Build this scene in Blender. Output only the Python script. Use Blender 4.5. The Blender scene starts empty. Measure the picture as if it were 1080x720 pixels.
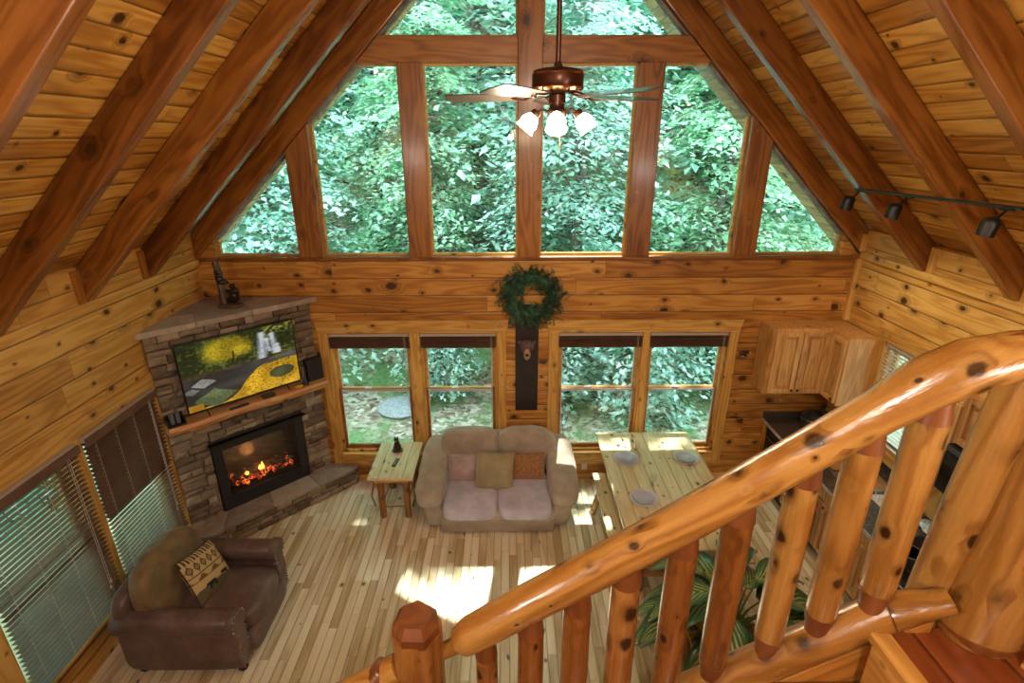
import bpy, math, random
from mathutils import Vector, Matrix, noise as mnoise
PI = math.pi
rad = math.radians
random.seed(7)
scene = bpy.context.scene
COL = scene.collection

# ------------------------------------------------------------------ camera
XL, XR, D = -3.479, 3.983, 5.924          # left wall, right wall, gable window wall
cam_data = bpy.data.cameras.new('camera')
cam_data.sensor_width = 36.0
cam_data.lens = 562.58 / 1080 * 36
cam_data.clip_start = 0.02
cam = bpy.data.objects.new('camera', cam_data)
COL.objects.link(cam)
cam.location = (0, 0, 4.2)
def _cam():
    p, y, r = rad(20.912), rad(-0.436), rad(-0.104)
    fwd = Vector((0, math.cos(p), -math.sin(p))); up = Vector((0, math.sin(p), math.cos(p))); rt = Vector((1, 0, 0))
    Rz = Matrix.Rotation(y, 3, 'Z')
    fwd, up, rt = Rz @ fwd, Rz @ up, Rz @ rt
    c, s = math.cos(r), math.sin(r)
    rt, up = c * rt + s * up, -s * rt + c * up
    m = Matrix((rt, up, -fwd)).transposed()
    cam.rotation_mode = 'QUATERNION'
    cam.rotation_quaternion = m.to_quaternion()
_cam()
scene.camera = cam

# ------------------------------------------------------------------ world, sun, big lights, exposure
world = bpy.data.worlds.new('daylight')
scene.world = world
world.use_nodes = True
bg = world.node_tree.nodes['Background']
bg.inputs['Color'].default_value = (0.80, 0.93, 1.0, 1)
bg.inputs['Strength'].default_value = 8.0

SUN_DIR = Vector((0.15, 1.0, 1.95)).normalized()
sd = bpy.data.lights.new('sun', 'SUN'); sd.energy = 16; sd.angle = rad(0.8); sd.color = (1.0, 0.95, 0.84)
sun = bpy.data.objects.new('sun', sd); COL.objects.link(sun)
sun.rotation_mode = 'QUATERNION'; sun.rotation_quaternion = SUN_DIR.to_track_quat('Z', 'Y')

scene.view_settings.view_transform = 'Standard'
scene.view_settings.look = 'None'
scene.view_settings.gamma = 1
scene.view_settings.use_curve_mapping = False
scene.view_settings.exposure = 0.35

# ------------------------------------------------------------------ mesh building
def wm(o):
    m = Matrix.LocRotScale(o.location, o.rotation_euler if o.rotation_mode != 'QUATERNION' else o.rotation_quaternion, o.scale)
    return wm(o.parent) @ o.matrix_parent_inverse @ m if o.parent else m
def frame(org, zdir, xhint=(1, 0, 0)):
    z = Vector(zdir).normalized(); x = Vector(xhint)
    if abs(z.dot(x.normalized())) > .97: x = Vector((0, 1, 0))
    x = (x - z * x.dot(z)).normalized(); y = z.cross(x)
    m = Matrix((x, y, z)).transposed().to_4x4(); m.translation = Vector(org); return m
def frame_x(org, xdir, zhint=(0, 0, 1)):
    x = Vector(xdir).normalized(); z = Vector(zhint); z = (z - x * z.dot(x)).normalized(); y = z.cross(x)
    m = Matrix((x, y, z)).transposed().to_4x4(); m.translation = Vector(org); return m
class MB:
    def __init__(s): s.v = []; s.f = []; s.m = []; s.M = Matrix.Identity(4); s.mi = 0
    def add(s, vs, fs):
        b = len(s.v)
        s.v += [s.M @ Vector(q) for q in vs]
        s.f += [tuple(b + i for i in f) for f in fs]
        s.m += [s.mi] * len(fs)
        return s
    def box(s, c, size, R=None):
        h = [q / 2 for q in size]; vs = []
        for dz in (-1, 1):
            for dy in (-1, 1):
                for dx in (-1, 1):
                    q = Vector((dx * h[0], dy * h[1], dz * h[2]))
                    if R is not None: q = R @ q
                    vs.append(Vector(c) + q)
        return s.add(vs, [(0, 2, 3, 1), (4, 5, 7, 6), (0, 1, 5, 4), (2, 6, 7, 3), (0, 4, 6, 2), (1, 3, 7, 5)])
    def bb(s, x0, x1, y0, y1, z0, z1):
        return s.box(((x0 + x1) / 2, (y0 + y1) / 2, (z0 + z1) / 2), (abs(x1 - x0), abs(y1 - y0), abs(z1 - z0)))
    def ring(s, path, rad_fn, n=12, caps=True, squash=None, flat=None):
        """tube along path (list of points); rad_fn(i, ang) radius"""
        P = [Vector(p) for p in path]; vs = []; fs = []
        t0 = (P[1] - P[0]).normalized()
        a = Vector((0, 0, 1)) if abs(t0.z) < 0.9 else Vector((0, 1, 0))
        nrm = (a - t0 * a.dot(t0)).normalized()
        for i, p in enumerate(P):
            t = (P[min(i + 1, len(P) - 1)] - P[max(i - 1, 0)]).normalized()
            nrm = (nrm - t * nrm.dot(t)).normalized(); bn = t.cross(nrm)
            for k in range(n):
                an = 2 * PI * k / n; r = rad_fn(i, an)
                vs.append(p + nrm * (math.cos(an) * r) + bn * (math.sin(an) * r))
        for i in range(len(P) - 1):
            for k in range(n):
                k2 = (k + 1) % n
                fs.append((i * n + k, i * n + k2, (i + 1) * n + k2, (i + 1) * n + k))
        if caps:
            fs.append(tuple(range(n - 1, -1, -1))); e = (len(P) - 1) * n; fs.append(tuple(e + k for k in range(n)))
        return s.add(vs, fs)
    def cyl(s, p0, p1, r0, r1=None, n=16):
        r1 = r0 if r1 is None else r1
        return s.ring([p0, p1], lambda i, a: (r0, r1)[i], n)
    def tube(s, path, r, n=8): return s.ring(path, lambda i, a: r if not isinstance(r, (list, tuple)) else r[i], n)
    def lathe(s, prof, c=(0, 0, 0), n=24, ax='Z'):
        vs = []; fs = []; c = Vector(c)
        for r, z in prof:
            for k in range(n):
                a = 2 * PI * k / n; q = Vector((r * math.cos(a), r * math.sin(a), z))
                if ax == 'Y': q = Vector((q.x, -q.z, q.y))
                vs.append(c + q)
        for i in range(len(prof) - 1):
            for k in range(n):
                k2 = (k + 1) % n
                fs.append((i * n + k, i * n + k2, (i + 1) * n + k2, (i + 1) * n + k))
        if prof[0][0] > 1e-5: fs.append(tuple(range(n - 1, -1, -1)))
        if prof[-1][0] > 1e-5:
            e = (len(prof) - 1) * n; fs.append(tuple(e + k for k in range(n)))
        return s.add(vs, fs)
    def prism(s, poly, axis, a0, a1):
        """polygon (2D) extruded along axis: 'Y' poly=(x,z); 'X' poly=(y,z); 'Z' poly=(x,y)"""
        def P(q, a):
            return {'Y': (q[0], a, q[1]), 'X': (a, q[0], q[1]), 'Z': (q[0], q[1], a)}[axis]
        n = len(poly)
        vs = [P(q, a0) for q in poly] + [P(q, a1) for q in poly]
        fs = [tuple(range(n)), tuple(range(2 * n - 1, n - 1, -1))]
        fs += [(i, n + i, n + (i + 1) % n, (i + 1) % n) for i in range(n)]
        return s.add(vs, fs)
    def sphere(s, c, r, n=12, m=8, R=None):
        r = (r, r, r) if not isinstance(r, (list, tuple)) else r
        vs = []; fs = []
        for i in range(m + 1):
            th = PI * i / m
            for k in range(n):
                ph = 2 * PI * k / n
                q = Vector((r[0] * math.sin(th) * math.cos(ph), r[1] * math.sin(th) * math.sin(ph), r[2] * math.cos(th)))
                if R is not None: q = R @ q
                vs.append(Vector(c) + q)
        for i in range(m):
            for k in range(n):
                k2 = (k + 1) % n
                fs.append((i * n + k, (i + 1) * n + k, (i + 1) * n + k2, i * n + k2))
        return s.add(vs, fs)
    def soft(s, c, size, p=4.0, n=10, fn=None, R=None):
        """rounded cushion: superellipsoid with optional deform fn(unit xyz)->xyz offset in metres"""
        vs = []; fs = []; idx = {}
        def vert(q):
            key = tuple(round(t, 5) for t in q)
            if key in idx: return idx[key]
            sc = (abs(q[0]) ** p + abs(q[1]) ** p + abs(q[2]) ** p) ** (-1 / p)
            u = Vector([t * sc for t in q])
            w = Vector((u.x * size[0] / 2, u.y * size[1] / 2, u.z * size[2] / 2))
            if fn: w = fn(u, w)
            if R is not None: w = R @ w
            idx[key] = len(vs); vs.append(Vector(c) + w); return idx[key]
        for ax in range(3):
            for sg in (-1, 1):
                for i in range(n):
                    for j in range(n):
                        qs = []
                        for (a, b) in ((i, j), (i + 1, j), (i + 1, j + 1), (i, j + 1)):
                            q = [0, 0, 0]; q[ax] = sg; q[(ax + 1) % 3] = math.tan((-1 + 2 * a / n) * PI / 4); q[(ax + 2) % 3] = math.tan((-1 + 2 * b / n) * PI / 4)
                            qs.append(vert(q))
                        fs.append(tuple(qs) if sg > 0 else tuple(reversed(qs)))
        return s.add(vs, fs)
    def build(s, name, mat, parent=None, smooth=False, bevel=0.0, origin=None, kind=None, segs=2, Mx=None):
        me = bpy.data.meshes.new(name)
        org = Vector(origin) if origin is not None else Vector((0, 0, 0))
        if Mx is not None:
            iv = Mx.inverted(); me.from_pydata([tuple(iv @ q) for q in s.v], [], s.f)
        else:
            me.from_pydata([tuple(q - org) for q in s.v], [], s.f)
        mats = mat if isinstance(mat, (list, tuple)) else [mat]
        for m in mats: me.materials.append(m)
        if len(mats) > 1: me.polygons.foreach_set('material_index', s.m)
        if smooth: me.polygons.foreach_set('use_smooth', [True] * len(me.polygons))
        me.update()
        o = bpy.data.objects.new(name, me); COL.objects.link(o)
        o.location = org
        if parent is not None:
            o.parent = parent; o.matrix_parent_inverse = wm(parent).inverted()
        if Mx is not None: o.matrix_basis = Mx
        if bevel > 0:
            b = o.modifiers.new('edge', 'BEVEL'); b.width = bevel; b.segments = segs; b.limit_method = 'ANGLE'; b.angle_limit = rad(40)
        if smooth:
            try:
                me.set_sharp_from_angle(angle=rad(50))
            except Exception: pass
        if kind: o['kind'] = kind
        return o

def tag(o, label=None, cat=None, group=None, kind=None):
    if label: o['label'] = label
    if cat: o['category'] = cat
    if group: o['group'] = group
    if kind: o['kind'] = kind
    return o
def thing(name, label, cat, loc=(0, 0, 0), rz=0, group=None):
    o = bpy.data.objects.new(name, None); COL.objects.link(o)
    o.empty_display_size = 0.1
    o.location = loc; o.rotation_euler = (0, 0, rz)
    return tag(o, label, cat, group)
def copy_tree(o, parent=None, keep=True):
    c = o.copy(); COL.objects.link(c)
    if parent is not None:
        c.parent = parent; c.matrix_parent_inverse = o.matrix_parent_inverse.copy()
    for ch in [q for q in list(COL.objects) if q.parent == o]:
        copy_tree(ch, c)
    return c

# ------------------------------------------------------------------ materials
def newmat(name):
    m = bpy.data.materials.new(name); m.use_nodes = True
    nt = m.node_tree; b = nt.nodes['Principled BSDF']
    return m, nt, b
class G:
    """small node-graph helper"""
    def __init__(s, nt): s.nt = nt
    def n(s, t, **kw):
        x = s.nt.nodes.new(t)
        for k, v in kw.items(): setattr(x, k, v)
        return x
    def set(s, sock, v):
        if hasattr(v, 'links'): s.nt.links.new(v, sock)
        elif v is not None: sock.default_value = v
    def math(s, op, a, b=None, c=None, clamp=False):
        x = s.n('ShaderNodeMath', operation=op); x.use_clamp = clamp
        s.set(x.inputs[0], a)
        if b is not None: s.set(x.inputs[1], b)
        if c is not None: s.set(x.inputs[2], c)
        return x.outputs[0]
    def comb(s, a, b, c):
        x = s.n('ShaderNodeCombineXYZ'); s.set(x.inputs[0], a); s.set(x.inputs[1], b); s.set(x.inputs[2], c); return x.outputs[0]
    def noise(s, vec, scale, detail=3, rough=0.55, dist=0.0):
        x = s.n('ShaderNodeTexNoise'); s.set(x.inputs['Vector'], vec); x.inputs['Scale'].default_value = scale
        x.inputs['Detail'].default_value = detail; x.inputs['Roughness'].default_value = rough; x.inputs['Distortion'].default_value = dist
        return x.outputs['Fac']
    def ramp(s, fac, stops, interp='LINEAR'):
        x = s.n('ShaderNodeValToRGB'); s.set(x.inputs[0], fac); cr = x.color_ramp; cr.interpolation = interp
        while len(cr.elements) < len(stops): cr.elements.new(0.5)
        for e, (p, c) in zip(cr.elements, stops): e.position = p; e.color = tuple(c) + (1,) if len(c) == 3 else c
        return x.outputs[0]
    def mix(s, fac, a, b, blend='MIX'):
        x = s.n('ShaderNodeMix', data_type='RGBA', blend_type=blend)
        s.set(x.inputs[0], fac)
        for sk, v in ((x.inputs[6], a), (x.inputs[7], b)):
            if hasattr(v, 'links'): s.nt.links.new(v, sk)
            else: sk.default_value = tuple(v) + (1,) if len(v) == 3 else v
        return x.outputs[2]
    def map(s, v, a, b, c=0.0, d=1.0, smooth=True):
        x = s.n('ShaderNodeMapRange', interpolation_type='SMOOTHSTEP' if smooth else 'LINEAR')
        s.set(x.inputs[0], v); x.inputs[1].default_value = a; x.inputs[2].default_value = b; x.inputs[3].default_value = c; x.inputs[4].default_value = d
        return x.outputs[0]
    def bump(s, h, strength, dist=0.01, nrm=None):
        x = s.n('ShaderNodeBump'); s.set(x.inputs['Height'], h); x.inputs['Strength'].default_value = strength; x.inputs['Distance'].default_value = dist
        if nrm is not None: s.nt.links.new(nrm, x.inputs['Normal'])
        return x.outputs[0]

def wood(name, dark, mid, light, u='x', v='z', plank=0.0, plen=2.4, off=0.0, knots=0.5, ksize=0.03, rough=0.38, var=0.22,
         world=False, seam=0.006, kcol=(0.045, 0.014, 0.005), kcell=(0.42, 0.15), ring=9.0, coat=0.15, seamdark=0.75, gscale=1.0, halo_s=0.55, kbend=0.22, hew=0.0):
    m, nt, b = newmat(name); g = G(nt)
    if world:
        src = g.n('ShaderNodeNewGeometry').outputs['Position']
    else:
        src = g.n('ShaderNodeTexCoord').outputs['Object']
    sp = g.n('ShaderNodeSeparateXYZ'); g.set(sp.inputs[0], src)
    ax = {'x': sp.outputs[0], 'y': sp.outputs[1], 'z': sp.outputs[2]}
    w = [a for a in 'xyz' if a not in (u, v)][0]
    U, V, W = ax[u], ax[v], ax[w]
    oi = g.n('ShaderNodeObjectInfo').outputs['Random']
    if plank:
        vv = g.math('ADD', g.math('DIVIDE', V, plank), off)
        row = g.math('FLOOR', vv); fr = g.math('SUBTRACT', vv, row)
        wn = g.n('ShaderNodeTexWhiteNoise', noise_dimensions='1D'); g.set(wn.inputs['W'], row)
        uu = g.math('ADD', g.math('DIVIDE', U, plen), g.math('MULTIPLY', wn.outputs['Value'], 9.7))
        seg = g.math('FLOOR', uu); fu = g.math('SUBTRACT', uu, seg)
        w2 = g.n('ShaderNodeTexWhiteNoise', noise_dimensions='2D'); g.set(w2.inputs['Vector'], g.comb(row, seg, 0.0))
        idv = w2.outputs['Value']
        e1 = g.math('MULTIPLY', g.math('MINIMUM', fr, g.math('SUBTRACT', 1.0, fr)), plank)
        e2 = g.math('MULTIPLY', g.math('MINIMUM', fu, g.math('SUBTRACT', 1.0, fu)), plen)
        sm = g.math('MAXIMUM', g.map(e1, seam * 0.25, seam, 1, 0), g.map(e2, seam * 0.12, seam * 0.5, 1, 0))
        prof = g.map(e1, 0.0, seam * 2.6, 0, 1)
    else:
        idv = oi; sm = None
    idk = g.math('MULTIPLY', idv, 37.0)
    uo = g.math('ADD', U, idk)
    # knots
    kv = g.comb(g.math('DIVIDE', uo, kcell[0]), g.math('ADD', g.math('DIVIDE', V, kcell[1]), idk), g.math('DIVIDE', W, kcell[1]))
    vo = g.n('ShaderNodeTexVoronoi', voronoi_dimensions='2D' if (plank or world) else '3D', feature='F1')
    vo.inputs['Scale'].default_value = 1.0; vo.inputs['Randomness'].default_value = 0.9
    g.set(vo.inputs['Vector'], kv)
    sc = g.n('ShaderNodeSeparateColor'); g.set(sc.inputs[0], vo.outputs['Color'])
    # distance in metres, measured from the knot's centre
    dv = g.n('ShaderNodeVectorMath', operation='SUBTRACT'); g.set(dv.inputs[0], kv); g.set(dv.inputs[1], vo.outputs['Position'])
    ds = g.n('ShaderNodeVectorMath', operation='MULTIPLY'); g.set(ds.inputs[0], dv.outputs[0]); ds.inputs[1].default_value = (kcell[0] * 0.8, kcell[1] * 1.15, (0.0 if (plank or world) else kcell[1]))
    dl = g.n('ShaderNodeVectorMath', operation='LENGTH'); g.set(dl.inputs[0], ds.outputs[0]); dist = dl.outputs['Value']
    wob = g.noise(g.comb(uo, V, W), 30.0, 2)
    dist = g.math('ADD', dist, g.math('MULTIPLY', g.math('SUBTRACT', wob, 0.5), ksize * 0.9))
    on = g.math('LESS_THAN', sc.outputs[0], knots)
    rk = g.math('MULTIPLY', g.math('MULTIPLY_ADD', g.math('POWER', sc.outputs[1], 2.0), 1.2, 0.25), ksize)
    rel = g.math('DIVIDE', dist, rk)
    knot = g.math('MULTIPLY', g.map(rel, 0.55, 1.0, 1, 0), on)
    halo = g.math('MULTIPLY', g.map(rel, 0.6, 2.4, 1, 0), on)
    # grain and growth figure, bending round the knots
    base = g.comb(g.math('MULTIPLY', uo, 0.55 * gscale), g.math('MULTIPLY', V, 5.0 * gscale), g.math('MULTIPLY', W, 5.0 * gscale))
    fld = g.math('ADD', g.noise(base, 1.0, 2, 0.45), g.math('MULTIPLY', halo, kbend))
    rg = g.math('SINE', g.math('MULTIPLY', fld, ring * 2 * PI))
    rg = g.math('MULTIPLY_ADD', rg, 0.5, 0.5)
    rg = g.math('POWER', rg, 1.6)
    fine = g.noise(g.comb(g.math('MULTIPLY', uo, 3.0), g.math('MULTIPLY', V, 90.0), g.math('MULTIPLY', W, 90.0)), 1.0, 3, 0.6)
    blot = g.noise(g.comb(g.math('MULTIPLY', uo, 1.1), g.math('MULTIPLY', V, 3.5), g.math('MULTIPLY', W, 3.5)), 1.0, 3, 0.6)
    t = g.math('ADD', g.math('MULTIPLY', rg, 0.26), g.math('MULTIPLY', fine, 0.34))
    t = g.math('ADD', t, g.math('MULTIPLY', blot, 0.55))
    t = g.math('ADD', t, g.math('MULTIPLY', g.math('SUBTRACT', idv, 0.5), var * 1.6))
    col = g.ramp(t, [(0.22, light), (0.55, mid), (0.95, dark)])
    col = g.mix(g.math('MULTIPLY', halo, halo_s), col, tuple(0.5 * a for a in dark))
    col = g.mix(g.math('MULTIPLY', knot, 0.93), col, kcol)
    h = g.math('ADD', g.math('MULTIPLY', rg, 0.12), g.math('MULTIPLY', fine, 0.2))
    if sm is not None:
        col = g.mix(g.math('MULTIPLY', sm, seamdark), col, tuple(0.16 * a for a in dark))
        h = g.math('ADD', g.math('MULTIPLY', h, 0.25), prof)
        nrm = g.bump(h, 0.8, 0.008)
    else:
        nrm = g.bump(h, 0.25, 0.004)
        if hew: nrm = g.bump(g.noise(g.comb(g.math('MULTIPLY', uo, 7.0), g.math('MULTIPLY', V, 26.0), g.math('MULTIPLY', W, 26.0)), 1.0, 3, 0.6), hew, 0.012, nrm)
    g.set(b.inputs['Base Color'], col)
    g.set(b.inputs['Normal'], nrm)
    g.set(b.inputs['Roughness'], g.math('ADD', rough - 0.06, g.math('MULTIPLY', fine, 0.16)))
    b.inputs['Coat Weight'].default_value = coat; b.inputs['Coat Roughness'].default_value = 0.16
    return m

def plain(name, col, rough=0.5, metal=0.0, nscale=0, namp=0.0, bump=0.0, bscale=40, emit=None, estr=0.0, spec=0.5, sheen=0.0, coat=0.0):
    m, nt, b = newmat(name); g = G(nt)
    b.inputs['Roughness'].default_value = rough; b.inputs['Metallic'].default_value = metal
    b.inputs['Specular IOR Level'].default_value = spec
    tc = g.n('ShaderNodeTexCoord').outputs['Object']
    if nscale:
        f = g.noise(tc, nscale, 4, 0.6)
        c = g.mix(g.map(f, 0.3, 0.7), tuple(max(0, q * (1 - namp)) for q in col), tuple(min(1, q * (1 + namp)) for q in col))
        g.set(b.inputs['Base Color'], c)
    else:
        b.inputs['Base Color'].default_value = tuple(col) + (1,)
    if bump:
        g.set(b.inputs['Normal'], g.bump(g.noise(tc, bscale, 4, 0.6), bump, 0.01))
    if emit:
        b.inputs['Emission Color'].default_value = tuple(emit) + (1,); b.inputs['Emission Strength'].default_value = estr
    if sheen: b.inputs['Sheen Weight'].default_value = sheen
    if coat: b.inputs['Coat Weight'].default_value = coat
    return m

def thin_glass(name, tint=(0.93, 0.98, 0.97), gloss=0.1):
    m = bpy.data.materials.new(name); m.use_nodes = True; nt = m.node_tree; nt.nodes.clear(); g = G(nt)
    out = g.n('ShaderNodeOutputMaterial'); tr = g.n('ShaderNodeBsdfTransparent'); gl = g.n('ShaderNodeBsdfGlossy')
    tr.inputs[0].default_value = tuple(tint) + (1,); gl.inputs['Roughness'].default_value = 0.01
    fr = g.n('ShaderNodeLayerWeight'); fr.inputs[0].default_value = 0.5
    f5 = g.math('MULTIPLY_ADD', g.math('POWER', fr.outputs['Facing'], 5.0), 0.9, 0.035)
    mx = g.n('ShaderNodeMixShader'); g.set(mx.inputs[0], f5)
    nt.links.new(tr.outputs[0], mx.inputs[1]); nt.links.new(gl.outputs[0], mx.inputs[2]); nt.links.new(mx.outputs[0], out.inputs[0])
    return m

# pine tones (linear)
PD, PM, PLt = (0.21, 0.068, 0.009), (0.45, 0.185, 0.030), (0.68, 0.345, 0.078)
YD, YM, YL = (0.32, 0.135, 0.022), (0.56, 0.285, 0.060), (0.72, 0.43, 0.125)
RD, RM, RLt = (0.10, 0.027, 0.004), (0.235, 0.076, 0.011), (0.38, 0.145, 0.025)
M = {}
M['wall_xz'] = wood('pine_wall_boards', PD, PM, PLt, 'x', 'z', plank=0.2025, plen=3.1, off=0.63, world=True, knots=0.55, ksize=0.042, kcell=(0.36, 0.16))  # same pine as the side walls; its backlit shade is put into the tones
M['wall_yz'] = wood('pine_side_wall_boards', YD, YM, YL, 'y', 'z', plank=0.2230, plen=2.9, off=0.27, world=True, knots=0.5, ksize=0.042, kcell=(0.40, 0.17))  # same pine as the back wall; brighter light is put into these tones
M['ceil'] = wood('pine_ceiling_boards', (.24, .08, .010), (.52, .23, .036), (.74, .42, .095), 'y', 'z', plank=0.105, plen=3.7, world=True, knots=0.42, ksize=0.028, kcell=(0.36, 0.12), var=0.3)
M['floor'] = wood('maple_floor_boards', (0.50, 0.38, 0.20), (0.78, 0.68, 0.48), (0.90, 0.84, 0.66), 'y', 'x', plank=0.083, plen=0.85, world=True, knots=0.16, ksize=0.016,
                  kcell=(0.30, 0.083), rough=0.30, var=0.44, seam=0.0035, coat=0.35, ring=5, seamdark=0.5, kcol=(0.10, 0.05, 0.02))
M['beam_x'] = wood('pine_beam_x', (.13, .038, .005), (.31, .110, .017), (.47, .20, .036), 'x', 'z', knots=0.55, ksize=0.045, kcell=(0.5, 0.2), rough=0.36)
M['beam_z'] = wood('pine_beam_z', (.13, .038, .005), (.31, .110, .017), (.47, .20, .036), 'z', 'x', knots=0.55, ksize=0.045, kcell=(0.5, 0.2), rough=0.36)
M['rafter'] = wood('dark_pine_rafter', RD, RM, RLt, 'x', 'z', knots=0.7, ksize=0.036, kcell=(0.45, 0.2), rough=0.27, coat=.5, kbend=.12)
M['trim_x'] = wood('pale_pine_trim_x', YD, YM, YL, 'x', 'z', knots=0.5, ksize=0.022, kcell=(0.16, 0.1), rough=0.4)
M['trim_y'] = wood('pale_pine_trim_y', YD, YM, YL, 'y', 'z', knots=0.5, ksize=0.022, kcell=(0.16, 0.1), rough=0.4)
M['trim_z'] = wood('pale_pine_trim_z', YD, YM, YL, 'z', 'x', knots=0.5, ksize=0.022, kcell=(0.16, 0.1), rough=0.4)
M['log'] = wood('varnished_log', (0.17, 0.066, 0.011), (0.355, 0.160, 0.031), (0.52, 0.285, 0.072), 'z', 'x', knots=1.0, ksize=0.021, kcell=(0.15, 0.062), rough=0.26, coat=0.5, ring=9, halo_s=.35, kbend=.07, hew=.35, kcol=(.02, .007, .003))
M['logr'] = wood('varnished_red_log', (0.13, 0.040, 0.007), (0.27, 0.100, 0.019), (0.42, 0.19, 0.045), 'z', 'x', knots=1.0, ksize=0.021, kcell=(0.15, 0.06), rough=0.26, coat=0.45, ring=9, halo_s=.35, kbend=.07, hew=.35, kcol=(.02, .007, .003))
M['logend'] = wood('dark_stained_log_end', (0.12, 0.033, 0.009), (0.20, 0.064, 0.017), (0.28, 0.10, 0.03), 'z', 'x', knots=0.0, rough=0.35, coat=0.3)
M['log_y'] = wood('log_y', (0.30, 0.12, 0.02), (0.52, 0.25, 0.055), (0.68, 0.39, 0.11), 'y', 'x', knots=0.7, ksize=0.03, kcell=(0.2, 0.1), rough=0.35)
M['table_y'] = wood('pale_table_boards', (0.60, 0.46, 0.25), (0.72, 0.60, 0.36), (0.80, 0.70, 0.47), 'y', 'x', plank=0.14, plen=9.0, knots=0.6, ksize=0.026, kcell=(0.20, 0.14), rough=0.25, seam=0.003, coat=0.4, seamdark=0.35, var=0.15)
M['red_floor'] = wood('red_stained_tread', (0.12, 0.026, 0.006), (0.23, 0.055, 0.012), (0.32, 0.09, 0.022), 'y', 'x', plank=0.20, plen=9, world=True, knots=0.3, rough=0.3, coat=0.3)
M['cab_z'] = wood('knotty_cabinet_pine', (0.30, 0.125, 0.03), (0.52, 0.26, 0.08), (0.68, 0.40, 0.15), 'z', 'y', knots=0.45, ksize=0.016, kcell=(0.22, 0.12), rough=0.35, gscale=1.4)
M['cab_zx'] = wood('knotty_cabinet_pine_face', (0.30, 0.125, 0.03), (0.52, 0.26, 0.08), (0.68, 0.40, 0.15), 'z', 'x', knots=0.45, ksize=0.016, kcell=(0.22, 0.12), rough=0.35, gscale=1.4)
M['mantel'] = wood('live_edge_mantel', (0.30, 0.10, 0.03), (0.50, 0.22, 0.08), (0.64, 0.36, 0.16), 'x', 'y', knots=0.5, ksize=0.03, kcell=(0.4, 0.2), rough=0.4, ring=12)
M['dark_wood'] = plain('dark_blind_slat', (0.085, 0.036, 0.022), 0.42, nscale=6, namp=0.3)
M['black'] = plain('black_plastic', (0.008, 0.0075, 0.008), 0.38)
M['black_metal'] = plain('black_metal', (0.015, 0.013, 0.012), 0.35, 0.6)
M['black_matte'] = plain('black_matte', (0.014, 0.013, 0.013), 0.75)
M['white'] = plain('white_vinyl', (0.72, 0.73, 0.74), 0.4)
M['cream'] = plain('cream_plastic', (0.68, 0.60, 0.45), 0.4)
M['cord'] = plain('blind_cord', (0.50, 0.42, 0.36), 0.7)
M['steel'] = plain('brushed_steel', (0.55, 0.55, 0.56), 0.28, 1.0)
M['bronze'] = plain('oil_rubbed_bronze', (0.10, 0.045, 0.030), 0.32, 0.8)
M['copper'] = plain('copper_rim', (0.55, 0.25, 0.14), 0.25, 1.0)
M['glass'] = thin_glass('window_glass')
M['clear'] = thin_glass('drinking_glass', (0.96, 0.97, 0.98))
# ================================================================== THE ROOM
S = 'structure'
def ceilL(x): return x + 6.71
def ceilR(x): return -x + 7.25
m = MB(); m.bb(XL - .3, XR + .3, -3.6, D + .2, -0.12, 0.0); m.build('floor', M['floor'], kind=S)
# gable wall under the tall windows, with two openings
WY0, WY1 = D, D + 0.16
WL, WR_, W2, W3, SILL, HEAD = -2.128, -0.137, 0.594, 2.624, 0.423, 2.054
m = MB()
m.bb(XL - .2, XR + .2, WY0, WY1, -.12, SILL)
for a, b in ((XL - .2, WL), (WR_, W2), (W3, XR + .2)): m.bb(a, b, WY0, WY1, SILL, HEAD)
m.bb(XL - .2, XR + .2, WY0, WY1, HEAD, 2.925)
m.prism([(XL, 2.925), (-3.255, 2.925), (-3.255, 3.142)], 'Y', WY0, WY1); m.prism([(3.745, 2.925), (XR, 2.925), (3.745, 3.18)], 'Y', WY0, WY1)
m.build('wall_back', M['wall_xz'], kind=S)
# side walls
def side_wall(name, x0, x1, openings):
    m = MB(); ys = -3.6
    for (a, b, z0, z1) in openings:
        m.bb(x0, x1, ys, a, -.12, 3.24); m.bb(x0, x1, a, b, -.12, z0); m.bb(x0, x1, a, b, z1, 3.24); ys = b
    m.bb(x0, x1, ys, D, -.12, 3.24)
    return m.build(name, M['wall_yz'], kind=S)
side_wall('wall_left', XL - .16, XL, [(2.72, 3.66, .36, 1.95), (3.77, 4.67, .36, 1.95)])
side_wall('wall_right', XR, XR + .16, [(4.36, 5.20, 1.12, 2.20)])
m = MB(); m.prism([(XL - .2, -.1), (XR + .2, -.1), (XR + .2, 3.25), (.27, 6.98), (XL - .2, 3.25)], 'Y', -3.75, -3.6); m.build('wall_front', M['wall_xz'], kind=S)
# ceiling: two sloped board planes
m = MB()
m.prism([(XL - .9, ceilL(XL - .9)), (.27, 6.98), (.27, 7.12), (XL - .9, ceilL(XL - .9) + .14)], 'Y', -3.75, D + 1.25)
m.prism([(XR + .9, ceilR(XR + .9)), (XR + .9, ceilR(XR + .9) + .14), (.27, 7.12), (.27, 6.98)], 'Y', -3.75, D + 1.25)
m.build('ceiling', M['ceil'], kind=S)
m = MB(); m.bb(.19, .35, -3.6, D - .01, 6.62, 6.93)
tag(m.build('ridge_beam', M['beam_x'], bevel=.01), 'heavy pine ridge beam running along the peak of the roof', 'beam')

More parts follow.
